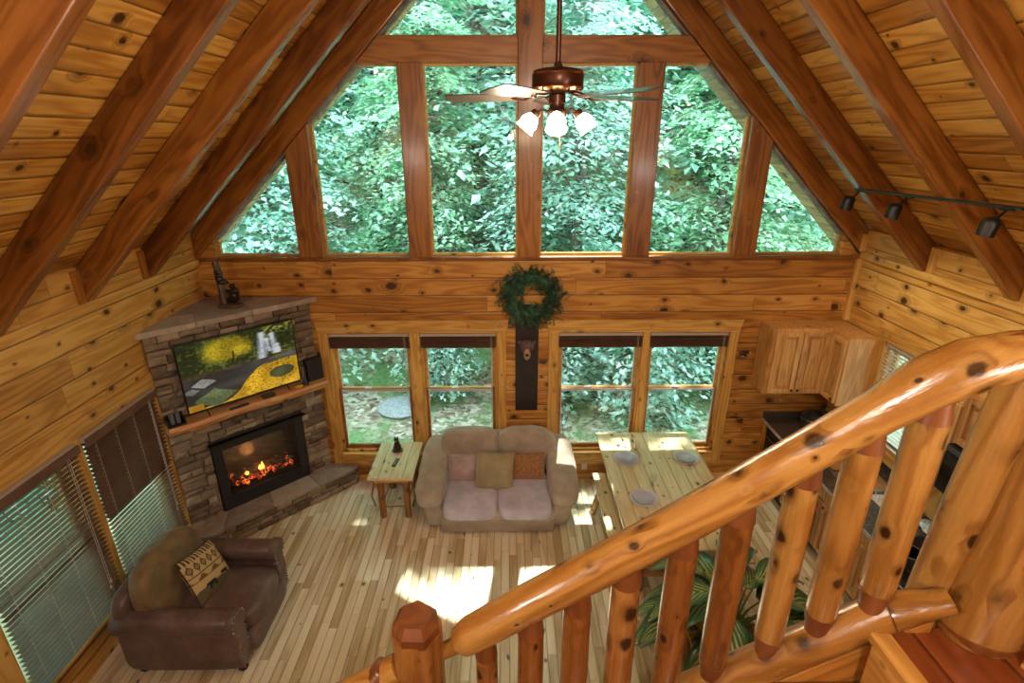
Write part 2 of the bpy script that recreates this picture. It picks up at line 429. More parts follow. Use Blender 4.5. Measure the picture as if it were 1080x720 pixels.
# rafters
def rafter(name, side, y0, y1, label, mat=M['rafter'], top=6.71, z0=None, group='roof rafters'):
    if side < 0:
        poly = [(XL + .004, XL + .004 + 6.40), (.24, 6.64), (.24, .24 + top - .006), (XL + .004, XL + top)]
        Mx = frame_x((-1.6, (y0 + y1) / 2, 4.9), (1, 0, 1))
    else:
        t = top - 6.40
        poly = [(XR - .004, -XR + 6.945), (.30, 6.64), (.30, 6.64 + t - .01), (XR - .004, -XR + 6.94 + t)]
        Mx = frame_x((2.1, (y0 + y1) / 2, 4.9), (1, 0, -1))
    m = MB(); m.prism(poly, 'Y', y0, y1)
    return tag(m.build(name, mat, bevel=.008, Mx=Mx), label, 'rafter', group)
words = ['second from the gable windows', 'third from the gable windows', 'fourth from the gable windows', 'fifth from the gable windows, nearest the loft']
for w_, a in zip(words, (5.06, 4.24, 3.37, 2.45)):
    rafter('roof_rafter', -1, a, a + .10, 'dark pine rafter on the left roof slope, ' + w_)
for w_, a in zip(words, (4.93, 3.94, 3.00, 2.08)):
    rafter('roof_rafter', 1, a, a + .10, 'pine rafter on the right roof slope, ' + w_)
rafter('gable_rafter', -1, D - .03, D + .16, 'wide pine rafter framing the left side of the gable windows', M['rafter'], 6.70, group='gable frame')
rafter('gable_rafter', 1, D - .03, D + .16, 'wide pine rafter framing the right side of the gable windows', M['rafter'], 6.70, group='gable frame')
# gable posts and beam
def gx(z): return z - 6.40
posts = [(-2.317, -2.053, 4.20, 'leftmost pine post of the gable windows'), (-1.092, -.852, 4.895, 'pine post between the two tall windows left of centre'),
         (.109, .354, 6.6, 'central pine post of the gable window wall behind the fan'), (1.320, 1.576, 4.895, 'pine post between the two tall windows right of centre'),
         (2.522, 2.770, 4.28, 'rightmost pine post of the gable windows')]
for i, (a, b, zt, lab) in enumerate(posts):
    m = MB()
    if i == 0: poly = [(a, 2.955), (b, 2.955), (b, b + 6.39), (a, a + 6.39)]
    elif i == 4: poly = [(a, 2.955), (b, 2.955), (b, -b + 6.93), (a, -a + 6.93)]
    elif i == 2: poly = [(a, 2.955), (b, 2.955), (b, 6.55), (a, 6.49)]
    else: poly = [(a, 2.955), (b, 2.955), (b, zt), (a, zt)]
    m.prism(poly, 'Y', D - .025, D + .16)
    tag(m.build('window_post', M['beam_z'], bevel=.006, Mx=frame(((a + b) / 2, D, 3.5), (0, 0, 1))), lab, 'post', 'gable frame')
for a, b, lab in ((-1.495, .109, 'horizontal pine beam across the gable windows left of the central post'), (.354, 2.03, 'horizontal pine beam across the gable windows right of the central post')):
    m = MB()
    if a < 0: poly = [(a, 4.895), (b, 4.895), (b, 5.126), (a + .231, 5.126)]
    else: poly = [(a, 4.895), (b, 4.895), (b - .231, 5.126), (a, 5.126)]
    m.prism(poly, 'Y', D - .015, D + .155)
    tag(m.build('gable_beam', M['beam_x'], bevel=.006, Mx=frame_x(((a + b) / 2, D, 5.0), (1, 0, 0))), lab, 'beam', 'gable frame')
# sill board under the tall windows
m = MB(); m.bb(XL, XR, D - .035, D + .16, 2.918, 2.957); m.build('trim_1', M['beam_x'], kind=S, bevel=.004)
# glazing of the gable
M['weathered'] = plain('weathered_grey_stop', (0.22, 0.18, 0.145), 0.7, nscale=9, namp=.4)
bays = [[(-3.255, 2.957), (-2.317, 2.957), (-2.317, 4.083), (-3.255, 3.145)],
        [(-2.053, 2.957), (-1.092, 2.957), (-1.092, 4.895), (-1.505, 4.895), (-2.053, 4.347)],
        [(-.852, 2.957), (.109, 2.957), (.109, 4.895), (-.852, 4.895)],
        [(.354, 2.957), (1.320, 2.957), (1.320, 4.895), (.354, 4.895)],
        [(1.576, 2.957), (2.522, 2.957), (2.522, 4.408), (2.035, 4.895), (1.576, 4.895)],
        [(2.770, 2.957), (3.745, 2.957), (3.745, 3.185), (2.770, 4.160)],
        [(-1.274, 5.126), (.109, 5.126), (.109, 6.50)],
        [(.354, 5.126), (1.804, 5.126), (.354, 6.57)]]
WN = 0
def inset(poly, d):
    n = len(poly); out = []
    for i in range(n):
        p0, p1, p2 = Vector(poly[i - 1]), Vector(poly[i]), Vector(poly[(i + 1) % n])
        e1 = (p1 - p0).normalized(); e2 = (p2 - p1).normalized()
        n1 = Vector((-e1.y, e1.x)); n2 = Vector((-e2.y, e2.x)); bis = (n1 + n2)
        out.append(tuple(p1 + bis * (d / max(.3, (1 + n1.dot(n2))))))
    return out
for poly in bays:
    WN += 1
    w = bpy.data.objects.new('window_%d' % WN, None); COL.objects.link(w); w.location = (poly[0][0], D + .1, poly[0][1]); w['kind'] = S
    m = MB(); m.prism(poly, 'Y', D + .125, D + .131); m.build('glass', M['glass'], w)
    inn = inset(poly, .022); n = len(poly)
    ms, mw = MB(), MB()
    for i in range(n):
        j = (i + 1) % n
        slope = abs(poly[i][0] - poly[j][0]) > .05 and abs(poly[i][1] - poly[j][1]) > .05
        (mw if slope else ms).prism([poly[i], poly[j], inn[j], inn[i]], 'Y', D + .03 if slope else D + .075, D + .125)
    ms.build('frame', M['trim_x'], w)
    if mw.v: mw.build('sloped_frame', M['weathered'], w)

# lower double-hung windows
def wood_trim_z(): return M['trim_z']
def hung_window(x0, x1):
    global WN
    WN += 1
    w = bpy.data.objects.new('window_%d' % WN, None); COL.objects.link(w); w.location = (x0, D, SILL); w['kind'] = S
    z0, zm, z1 = SILL + .004, 1.283, HEAD - .004
    m = MB()
    for a, b in ((x0, x0 + .028), (x1 - .028, x1)): m.bb(a, b, D + .01, D + .155, z0, z1)
    m.bb(x0, x1, D + .01, D + .155, z1 - .02, z1); m.bb(x0, x1, D + .01, D + .155, z0, z0 + .025)
    m.build('frame', M['trim_z'], w, bevel=.003)
    for nm, ya, za, zb in (('upper_sash', D + .095, zm - .02, z1 - .02), ('lower_sash', D + .055, z0 + .025, zm + .015)):
        a, b = x0 + .028, x1 - .028; m = MB(); t = .034
        m.bb(a, a + t, ya, ya + .034, za, zb); m.bb(b - t, b, ya, ya + .034, za, zb)
        m.bb(a + t, b - t, ya, ya + .034, za, za + (t if nm[0] == 'u' else .05)); m.bb(a + t, b - t, ya, ya + .034, zb - t * .8, zb)
        s_ = m.build(nm, M['beam_x'] if nm[0] == 'l' else M['trim_x'], w, bevel=.004)
        m = MB(); m.bb(a + t, b - t, ya + .012, ya + .017, za + t, zb - t * .8); m.build('glass', M['glass'], s_)
        m = MB()
        e = .006
        m.bb(a + t, a + t + e, ya - .002, ya + .012, za + t, zb - t); m.bb(b - t - e, b - t, ya - .002, ya + .012, za + t, zb - t)
        m.bb(a + t, b - t, ya - .002, ya + .012, zb - t - e, zb - t)
        m.build('white_bead', M['white'], s_)
    m = MB(); m.bb(x0 + .35, x0 + .43, D + .05, D + .085, zm + .015, zm + .03); m.bb(x0 + .06, x1 - .06, D + .045, D + .055, zm - .002, zm + .004); m.build('sash_lock', M['white'], w)
for a, b in ((WL, -1.165), (-1.050, WR_), (W2, 1.602), (1.683, W3)): hung_window(a, b)
T = 1
def trim(m, mat, bev=.004):
    global T
    T += 1
    return m.build('trim_%d' % T, mat, kind=S, bevel=bev)
for (a, b, c, d) in ((WL, WR_, -1.165, -1.050), (W2, W3, 1.602, 1.683)):
    m = MB(); m.prism([(a - .11, HEAD), (b + .11, HEAD), (b + .145, HEAD + .155), (a - .145, HEAD + .155)], 'Y', D - .028, D); trim(m, M['trim_x'])
    m = MB(); m.bb(a - .11, a, D - .024, D, .24, HEAD); m.bb(b, b + .11, D - .024, D, .24, HEAD); trim(m, M['trim_z'])
    m = MB(); m.bb(a, b, D - .022, D, .24, SILL - .03); trim(m, M['trim_x'])
    m = MB(); m.bb(a - .0, b + .0, D - .05, D + .05, SILL - .03, SILL + .002); trim(m, M['trim_x'])
    m = MB(); m.bb(c, d, D - .012, D + .15, SILL, HEAD); trim(m, M['trim_z'])
# retracted wooden blinds
def raised_blind(x0, x1, lab):
    t = thing('wooden_blind', lab, 'blind', ((x0 + x1) / 2, D + .02, HEAD), 0, 'raised blinds on the lower windows')
    m = MB(); m.bb(x0 + .01, x1 - .01, D - .02, D + .045, HEAD - .045, HEAD - .008); m.build('headrail', M['headrail'], t, bevel=.004)
    m = MB(); zz = HEAD - .060
    for k in range(9):
        tilt = random.uniform(-.004, .004)
        m.prism([(D - .025, zz - .004 + tilt), (D + .028, zz - .004 - tilt), (D + .028, zz + .003 - tilt), (D - .025, zz + .003 + tilt)], 'X', x0 + .012, x1 - .012)
        zz -= .0125
    m.build('slat_stack', M['dark_wood'], t)
    m = MB(); m.bb(x0 + .012, x1 - .012, D - .028, D + .03, zz - .016, zz + .002); m.build('bottom_rail', M['dark_wood'], t, bevel=.003)
    m = MB(); m.tube([(x1 - .07, D - .03, HEAD - .02), (x1 - .068, D - .034, 1.5), (x1 - .07, D - .032, .95)], .0022, 5)
    m.tube([(x1 - .055, D - .03, HEAD - .02), (x1 - .056, D - .034, 1.6), (x1 - .055, D - .032, 1.05)], .0022, 5)
    m.build('pull_cord', M['cord'], t)
M['headrail'] = plain('blind_headrail', (0.42, 0.34, 0.29), 0.45)
for a, b, lab in ((WL, -1.165, 'raised dark wooden blind on the leftmost lower window, beside the fireplace'), (-1.050, WR_, 'raised dark wooden blind on the lower window left of the wreath'),
             (W2, 1.602, 'raised dark wooden blind on the lower window right of the wreath'), (1.683, W3, 'raised dark wooden blind on the lower window behind the dining table end')):
    raised_blind(a, b, lab)

# side wall windows
def side_window(xw, sgn, y0, y1, z0, z1):
    """xw wall plane, sgn +1 if room lies at +x of the wall"""
    global WN
    WN += 1
    w = bpy.data.objects.new('window_%d' % WN, None); COL.objects.link(w); w.location = (xw, y0, z0); w['kind'] = S
    xa, xb = xw - sgn * .15, xw - sgn * .03; zm = (z0 + z1) / 2
    m = MB(); m.bb(xa, xb, y0, y0 + .03, z0, z1); m.bb(xa, xb, y1 - .03, y1, z0, z1); m.bb(xa, xb, y0, y1, z1 - .025, z1); m.bb(xa, xb, y0, y1, z0, z0 + .025)
    m.build('frame', M['trim_z'], w)
    for nm, dx, za, zb in (('upper_sash', .11, zm - .02, z1 - .025), ('lower_sash', .075, z0 + .025, zm + .02)):
        x = xw - sgn * dx; m = MB(); t = .04; a, b = y0 + .03, y1 - .03
        m.bb(x - .015, x + .015, a, a + t, za, zb); m.bb(x - .015, x + .015, b - t, b, za, zb)
        m.bb(x - .015, x + .015, a + t, b - t, za, za + t); m.bb(x - .015, x + .015, a + t, b - t, zb - t, zb)
        s_ = m.build(nm, M['trim_z'], w)
        m = MB(); m.bb(x - .003, x + .003, a + t, b - t, za + t, zb - t); m.build('glass', M['glass'], s_)
side_window(XL, 1, 2.72, 3.66, .36, 1.95); side_window(XL, 1, 3.77, 4.67, .36, 1.95); side_window(XR, -1, 4.36, 5.20, 1.12, 2.20)
m = MB(); m.bb(XL, XL + .025, 2.58, 4.80, 1.95, 2.085); trim(m, M['trim_y'])
m = MB(); m.bb(XL, XL + .025, 4.67, 4.78, .20, 1.95); m.bb(XL, XL + .025, 2.60, 2.72, .20, 1.95); m.bb(XL, XL + .02, 3.66, 3.77, .36, 1.95); trim(m, M['trim_z'])
m = MB(); m.bb(XL, XL + .025, 2.72, 4.67, .21, .345); m.bb(XL - .03, XL + .05, 2.70, 4.69, .345, .37); trim(m, M['trim_y'])
m = MB(); m.bb(XR - .025, XR, 4.22, 5.34, 2.20, 2.335); trim(m, M['trim_y'])
m = MB(); m.bb(XR - .024, XR, 5.20, 5.32, .99, 2.20); m.bb(XR - .024, XR, 4.24, 4.36, .99, 2.20); trim(m, M['trim_z'])
m = MB(); m.bb(XR - .024, XR, 4.36, 5.20, .985, 1.10); trim(m, M['trim_y'])
# log plates and corner trims
m = MB(); m.bb(XL, XL + .045, -3.6, D - .03, 2.86, 2.945); trim(m, M['trim_y'], .01)
m = MB(); m.bb(XR - .045, XR, -3.6, D - .03, 2.93, 3.01); trim(m, M['trim_y'], .01)
m = MB(); m.bb(XR - .06, XR, D - .05, D, 2.2, 2.93); m.bb(XR - .06, XR, D - .05, D, 3.01, 3.20); trim(m, M['trim_z'])
for a in (5.06, 4.24, 3.37, 2.45):
    m = MB(); m.bb(XL, XL + .03, a - .075, a - .005, 2.945, 3.21); trim(m, M['beam_z'])
for a in (4.93, 3.94, 3.00, 2.08):
    m = MB(); m.bb(XR - .03, XR, a - .08, a - .005, 3.01, 3.24); m.bb(XR - .03, XR, a - .83, a - .08, 3.18, 3.24); trim(m, M['trim_z'])
m = MB(); m.bb(-1.93, 3.2, D - .018, D, 0, .085); m.build('baseboard_back', M['trim_x'], kind=S, bevel=.004)

# lowered slatted blinds
def slat_blind(xw, sgn, y0, y1, z0, z1, lab, slatmat, tilt, pitch=.042, wid=.05, cords=4, valance=True, ddx=.0):
    x = xw + sgn * (.035 + ddx)
    t = thing('slatted_blind', lab, 'blind', (x, (y0 + y1) / 2, z1), 0, 'lowered slatted blinds')
    m = MB(); m.bb(x - .03, x + .03, y0, y1, z1 - .05, z1 - .006); m.build('headrail', M['headrail'], t, bevel=.003)
    if valance:
        m = MB(); m.bb(x + sgn * .03, x + sgn * .042, y0 - .005, y1 + .005, z1 - .085, z1 - .012); m.build('valance', slatmat, t, bevel=.003)
    m = MB(); z = z1 - .075; c, s_ = math.cos(tilt), math.sin(tilt)
    while z > z0 + .04:
        R = Matrix.Rotation((tilt if (z > 1.12 or tilt < 0 or sgn < 0) else rad(-16)) * sgn, 3, 'Y')
        m.box((x, (y0 + y1) / 2, z), (wid, (y1 - y0) - .01, .0028), R); z -= pitch
    m.build('slats', slatmat, t)
    m = MB(); m.bb(x - .025, x + .025, y0 + .005, y1 - .005, z0, z0 + .02); m.build('bottom_rail', slatmat, t, bevel=.003)
    m = MB()
    for k in range(cords):
        y = y0 + .1 + (y1 - y0 - .2) * k / (cords - 1)
        for dx in (-.024, .024): m.tube([(x + dx, y, z1 - .05), (x + dx, y, z0 + .02)], .0016, 4)
        m.tube([(x, y + .012, z1 - .05), (x, y + .012, z0 + .02)], .0016, 4)
    m.build('ladder_cords', M['cord'], t)
    m = MB(); y = y1 - .12
    m.tube([(x + sgn * .045, y, z1 - .06), (x + sgn * .045, y, z0 + .35)], .002, 4); m.tube([(x + sgn * .045, y - .02, z1 - .06), (x + sgn * .045, y - .02, z0 + .3)], .002, 4)
    m.lathe([(.001, 0), (.008, .004), (.006, .03), (.001, .034)], (x + sgn * .045, y, z0 + .33), 8); m.lathe([(.001, 0), (.008, .004), (.006, .03), (.001, .034)], (x + sgn * .045, y - .02, z0 + .28), 8)
    m.build('pull_cord', M['cord'], t)
M['slat_brown'] = plain('brown_slat', (0.13, 0.062, 0.042), 0.5, nscale=5, namp=.2)
M['slat_pale'] = plain('pale_slat', (0.62, 0.58, 0.55), 0.4)
slat_blind(XL, 1, 2.735, 3.675, .33, 1.95, 'lowered brown slatted blind on the left wall window nearest the stairs', M['slat_brown'], rad(-10))
slat_blind(XL, 1, 3.755, 4.665, .36, 1.95, 'lowered brown slatted blind on the left wall window beside the fireplace', M['slat_brown'], rad(14))
slat_blind(XR, -1, 4.37, 5.19, 1.13, 2.20, 'open pale slatted blind on the kitchen window', M['slat_pale'], rad(-8), pitch=.04, valance=False, ddx=-.06)

# loft floor and partition on the right
m = MB(); m.bb(XL, XR, -3.6, .12, 2.66, 2.82); m.bb(1.085, 1.95, .12, 1.18, 2.66, 2.82); m.build('floor_loft', M['red_floor'], kind=S)
m = MB(); m.bb(1.425, 1.52, -3.6, 1.055, 2.82, 3.35); m.build('wall_loft', M['wall_yz'], kind=S)
m = MB(); m.bb(1.055, 1.115, .12, 1.17, 2.815, 2.845); m.bb(1.056, 1.085, .12, 1.13, 2.62, 2.815); trim(m, M['trim_y'])
# ================================================================== OUTSIDE: slope, trees, shrubs
M['ground'] = (lambda: None)()
def ground_mat():
    m, nt, b = newmat('leaf_littered_ground'); g = G(nt)
    p = g.n('ShaderNodeNewGeometry').outputs['Position']
    vo = g.n('ShaderNodeTexVoronoi', feature='F1'); vo.inputs['Scale'].default_value = 13; g.set(vo.inputs['Vector'], p)
    sc = g.n('ShaderNodeSeparateColor'); g.set(sc.inputs[0], vo.outputs['Color'])
    c1 = g.ramp(sc.outputs[0], [(0.0, (0.10, 0.075, 0.05)), (0.35, (0.26, 0.20, 0.15)), (0.65, (0.40, 0.34, 0.28)), (1.0, (0.62, 0.58, 0.52))])
    grass = g.ramp(g.noise(p, 30, 3), [(0.3, (0.07, 0.16, 0.05)), (0.7, (0.22, 0.40, 0.16))])
    col = g.mix(g.map(g.noise(p, 0.9, 4, .6), .42, .62), c1, grass)
    g.set(b.inputs['Base Color'], col); b.inputs['Roughness'].default_value = .9
    g.set(b.inputs['Normal'], g.bump(sc.outputs[1], .6, .03))
    return m
M['ground'] = ground_mat()
def gz(x, y):
    d = max(0.0, y - 9.5)
    e = max(0.0, -x - 9.0); f_ = max(0.0, x - 9.0)
    return -0.45 + 0.42 * d + 0.35 * e + .35 * f_ + 0.12 * mnoise.noise(Vector((x * .5, y * .5, 0)))
m = MB(); nx, ny = 70, 70; vs = []; fs = []
for j in range(ny + 1):
    for i in range(nx + 1):
        x = -34 + 68 * i / nx; y = -14 + 56 * j / ny; vs.append((x, y, gz(x, y)))
for j in range(ny):
    for i in range(nx):
        a = j * (nx + 1) + i; fs.append((a, a + 1, a + nx + 2, a + nx + 1))
m.add(vs, fs); o = m.build('ground', M['ground'], smooth=True, kind=S)

def leaf_mat(name, a, b_, tr=0.62):
    m = bpy.data.materials.new(name); m.use_nodes = True; nt = m.node_tree; nt.nodes.clear(); g = G(nt)
    out = g.n('ShaderNodeOutputMaterial'); df = g.n('ShaderNodeBsdfDiffuse'); tl = g.n('ShaderNodeBsdfTranslucent'); gl = g.n('ShaderNodeBsdfGlossy'); gl.inputs['Roughness'].default_value = .38
    gl.inputs[0].default_value = (.75, .9, 1.0, 1)
    p = g.n('ShaderNodeNewGeometry').outputs['Position']
    n1 = g.noise(p, 2.2, 3, .7)
    col = g.mix(g.map(n1, .35, .65), a, b_)
    g.set(df.inputs[0], col); g.set(tl.inputs[0], g.mix(.35, col, (0.55, .85, .42)))
    mx = g.n('ShaderNodeMixShader'); mx.inputs[0].default_value = tr; nt.links.new(df.outputs[0], mx.inputs[1]); nt.links.new(tl.outputs[0], mx.inputs[2])
    m2 = g.n('ShaderNodeMixShader'); m2.inputs[0].default_value = .20; nt.links.new(mx.outputs[0], m2.inputs[1]); nt.links.new(gl.outputs[0], m2.inputs[2])
    nt.links.new(m2.outputs[0], out.inputs[0]); return m
M['leaf_a'] = leaf_mat('bluish_green_leaves', (0.40, 0.70, 0.64), (0.72, 0.92, 0.90))
M['leaf_b'] = leaf_mat('fresh_green_leaves', (0.38, 0.66, 0.46), (0.68, 0.90, 0.72))
M['bark'] = plain('grey_bark', (0.20, 0.17, 0.15), .85, nscale=14, namp=.5, bump=.8, bscale=20)

def foliage_mesh(seed, H, z0, R, nbr, per, ls):
    rnd = random.Random(seed); m = MB(); vs = []; fs = []
    br = MB()
    for b in range(nbr):
        zb = z0 + (H - z0) * rnd.random() ** .9
        az = rnd.uniform(0, 2 * PI); L = R * (0.55 + .55 * rnd.random()) * (1.0 - .45 * ((zb - z0) / (H - z0)) ** 2)
        dr = Vector((math.cos(az), math.sin(az), 0)); sd_ = Vector((-dr.y, dr.x, 0)); rise = rnd.uniform(-.05, .4)
        p0 = Vector((0, 0, zb)); pts = [p0 + dr * (L * t) + Vector((0, 0, L * (rise * t - .38 * t * t))) for t in (0, .35, .7, 1)]
        br.tube(pts, [.035, .024, .014, .005], 5)
        for k in range(per):
            t = .12 + .95 * rnd.random() ** .75
            off = rnd.gauss(0, .30) * (1.1 - .45 * t) * L * .7
            c = p0 + dr * (L * t + rnd.uniform(-.1, .1)) + sd_ * off + Vector((0, 0, L * (rise * t - .38 * t * t) - abs(off) * .28 + rnd.gauss(0, .09)))
            s = ls * rnd.uniform(.6, 1.35)
            a = az + rnd.gauss(0, 1.0)
            f = Vector((math.cos(a), math.sin(a), rnd.uniform(-.75, .05))).normalized()
            w = Vector((-f.y, f.x, rnd.uniform(-.45, .45))).normalized()
            up_ = f.cross(w) * rnd.choice((-1, 1)) * .12
            i = len(vs)
            vs += [c - f * s * .5, c + w * s * .36 + up_ * s - f * s * .05, c + f * s * .62, c - w * s * .36 + up_ * s - f * s * .05]
            fs += [(i, i + 1, i + 2), (i, i + 2, i + 3)]
    m.add(vs, fs)
    return m, br
protos = []
for k, (H, z0, R, nbr, per, ls, mt) in enumerate([(11, 1.2, 3.2, 150, 120, .16, 'leaf_a'), (10, .8, 2.9, 140, 120, .155, 'leaf_b'), (13, 2.5, 3.6, 150, 130, .175, 'leaf_a')]):
    rt_ = thing('leafy_tree', 'x', 'tree', (0, 0, 0), 0, 'woodland trees behind the cabin')
    rnd = random.Random(k + 50)
    m = MB(); path = [(rnd.uniform(-.1, .1) * q, rnd.uniform(-.1, .1) * q, H * q / 6 - .3 * (q == 0)) for q in range(7)]
    m.tube(path, [.17, .14, .125, .10, .075, .05, .02], 10)
    tk = m.build('trunk', M['bark'], rt_, smooth=True)
    lm, br = foliage_mesh(k + 3, H, z0, R, nbr, per, ls)
    br.build('branches', M['bark'], rt_)
    lm.build('foliage', M[mt], rt_)
    protos.append(rt_)
tspots = [(-4.6, 10.4, 0, .72), (-1.6, 11.2, 1, .72), (1.3, 10.5, 0, .68), (4.2, 10.8, 1, .74), (7.2, 11.3, 2, .9), (-8.0, 11.0, 2, .9),
          (-6.3, 13.8, 1, 1.3), (-3.4, 14.2, 2, 1.1), (-.7, 13.6, 0, 1.25), (2.0, 14.4, 2, 1.1), (4.6, 13.6, 1, 1.3), (7.3, 14.0, 0, 1.25), (9.8, 14.2, 1, 1.0),
          (-10.5, 16.5, 0, 1.2), (-4.8, 19.5, 0, 1.3), (-.9, 20.0, 1, 1.3), (2.6, 19.6, 2, 1.3), (7.2, 19.8, 1, 1.3), (12.5, 19.0, 2, 1.2),
          (-9.5, -1.5, 1, .9), (-9.5, 3.5, 0, .9), (-10.5, 8.0, 2, .9), (10.0, 6.0, 1, .9), (9.5, 2.0, 0, .9)]
cols = ['bluish-green', 'fresh green', 'tall pale green']
for i, (x, y, k, sc_) in enumerate(tspots):
    o = copy_tree(protos[k])
    o.location = (x, y, gz(x, y) - .05); o.rotation_euler = (0, 0, i * 1.7); o.scale = (sc_, sc_, sc_)
    if y > 9.5:
        row = 'front' if y < 12 else ('second' if y < 17.5 else 'last')
        n_ = sum(1 for q in tspots if q[1] > 9.5 and q[0] < x and (q[1] < 12) == (y < 12) and (q[1] < 17.5) == (y < 17.5))
        o['label'] = '%s tree, %s from the left in the %s row outside the gable windows' % (cols[k], ('first', 'second', 'third', 'fourth', 'fifth', 'sixth', 'seventh', 'eighth', 'ninth')[n_], row)
    else:
        o['label'] = '%s tree beside the %s wall of the cabin, %s' % (cols[k], 'left' if x < 0 else 'right', 'far end' if y > 5 else ('middle' if y > 2.5 else 'near end'))
for p_ in protos:
    for ch in list(COL.objects):
        if ch.parent == p_: bpy.data.objects.remove(ch)
    bpy.data.objects.remove(p_)
# shrubs low behind the windows
sh = thing('leafy_shrub', 'x', 'shrub', (0, 0, 0), 0, 'shrubs outside the lower windows')
lm, br = foliage_mesh(77, 1.7, .15, 1.0, 60, 85, .085); br.build('stems', M['bark'], sh); lm.build('foliage', M['leaf_a'], sh)
for i, (x, y, s_, lab) in enumerate([(-1.35, 9.4, .9, 'green shrub seen through the second lower window from the left'), (.9, 9.1, 1.1, 'green shrub seen through the third lower window, left of the dining table'),
        (2.4, 8.7, 1.2, 'big green shrub seen past the far end of the dining table'), (4.0, 9.4, 1.2, 'green shrub beyond the rightmost lower window'),
        (-6.3, 5.2, 1.2, 'green shrub outside the left wall window by the fireplace'), (-6.2, 2.6, 1.3, 'green shrub outside the left wall window near the stairs')]):
    o = sh if i == 0 else copy_tree(sh)
    o.location = (x, y, gz(x, y) - .05); o.scale = (s_, s_, s_); o.rotation_euler = (0, 0, i * 1.3); o['label'] = lab
m = MB(); m.lathe([(.001, 0), (.42, .01), (.44, .06), (.36, .10), (.30, .07), (.001, .06)], (-1.95, 8.75, gz(-1.95, 8.75)), 28)
tag(m.build('fire_ring', plain('grey_stone', (.33, .36, .40), .8, nscale=20, namp=.3), smooth=True), 'round grey stone disc lying on the leaf litter outside the leftmost lower window', 'stone')
m = MB(); m.prism([(-5.7, 2.35), (XL - .17, 2.75), (XL - .17, 2.83), (-5.7, 2.43)], 'Y', -3.6, D + .3)
tag(m.build('porch_roof', plain('brown_porch_soffit', (.45, .36, .26), .7), kind=None), 'brown board roof over the side porch outside the left windows', 'porch roof')
for y in (-1.5, 1.2, 5.4):
    m = MB(); m.bb(-5.6, -5.46, y, y + .14, -.05, 2.40)
    tag(m.build('porch_post', M['trim_z']), 'square wooden porch post outside the left wall, %s' % {-1.5: 'nearest the loft end', 1.2: 'in the middle of the porch', 5.4: 'beside the fireplace end'}[y], 'post', 'porch posts')
m = MB(); m.bb(-5.8, XL - .17, -3.6, D, -.2, -.05); m.build('floor_porch', M['cream_deck'] if 'cream_deck' in M else plain('pale_porch_boards', (.86, .80, .62), .6, nscale=3, namp=.15), kind=S)
# ================================================================== CORNER FIREPLACE
q2 = math.sqrt(.5)
FO = Vector((XL, 4.701, 0))
FS, FD = Vector((q2, q2, 0)), Vector((q2, -q2, 0))
def F(s, d, z): return FO + FS * s + FD * d + Vector((0, 0, z))
FM = Matrix((FS, Vector((-q2, q2, 0)), Vector((0, 0, 1)))).transposed().to_4x4(); FM.translation = FO   # local x=s, local y=-d, z
FL = 1.725
def stone_mat(name, a, b_, c):
    m, nt, b = newmat(name); g = G(nt)
    p = g.n('ShaderNodeTexCoord').outputs['Object']
    at = g.n('ShaderNodeAttribute'); at.attribute_name = 'tone'
    n1 = g.noise(p, 9, 5, .65); n2 = g.noise(p, 55, 4, .6)
    t = g.math('ADD', g.math('MULTIPLY', n1, .6), g.math('MULTIPLY', at.outputs['Fac'], .5))
    col = g.ramp(t, [(0.2, a), (.5, b_), (.85, c)])
    col = g.mix(g.map(n2, .55, .75, 0, .5), col, tuple(q * .45 for q in a))
    g.set(b.inputs['Base Color'], col); b.inputs['Roughness'].default_value = .75
    g.set(b.inputs['Normal'], g.bump(g.math('ADD', n1, n2), .7, .012)); return m
M['stone'] = stone_mat('brown_ledgestone', (0.075, 0.050, 0.034), (0.20, 0.145, 0.095), (0.38, 0.30, 0.205))
M['slab'] = stone_mat('sandstone_slab', (0.20, 0.14, 0.11), (0.34, 0.26, 0.21), (0.52, 0.43, 0.35))
M['mortar'] = plain('dark_mortar', (0.045, 0.035, 0.028), .9)
fp = thing('corner_fireplace', 'stone-clad corner fireplace with a raised hearth between the left wall and the gable wall', 'fireplace', (-2.9, 5.3, 0))
BX0, BX1, BZ0, BZ1 = .385, 1.385, .27, 1.11
m = MB()   # core (with the firebox left open)
def core(poly, z0, z1): m.prism([tuple(F(s, d, 0)[:2]) for s, d in poly], 'Z', z0, z1)
core([(.045, -.03), (BX0, -.03), (BX0, -.38), (.38, -.36)], 0, 2.44)
core([(BX1, -.03), (FL - .045, -.03), (FL - .38, -.36), (BX1, -.38)], 0, 2.44)
core([(BX0, -.03), (BX1, -.03), (BX1, -.38), (BX0, -.38)], 0, BZ0); core([(BX0, -.03), (BX1, -.03), (BX1, -.38), (BX0, -.38)], BZ1, 2.44)
m.build('core', M['mortar'], fp)
rnd = random.Random(11)
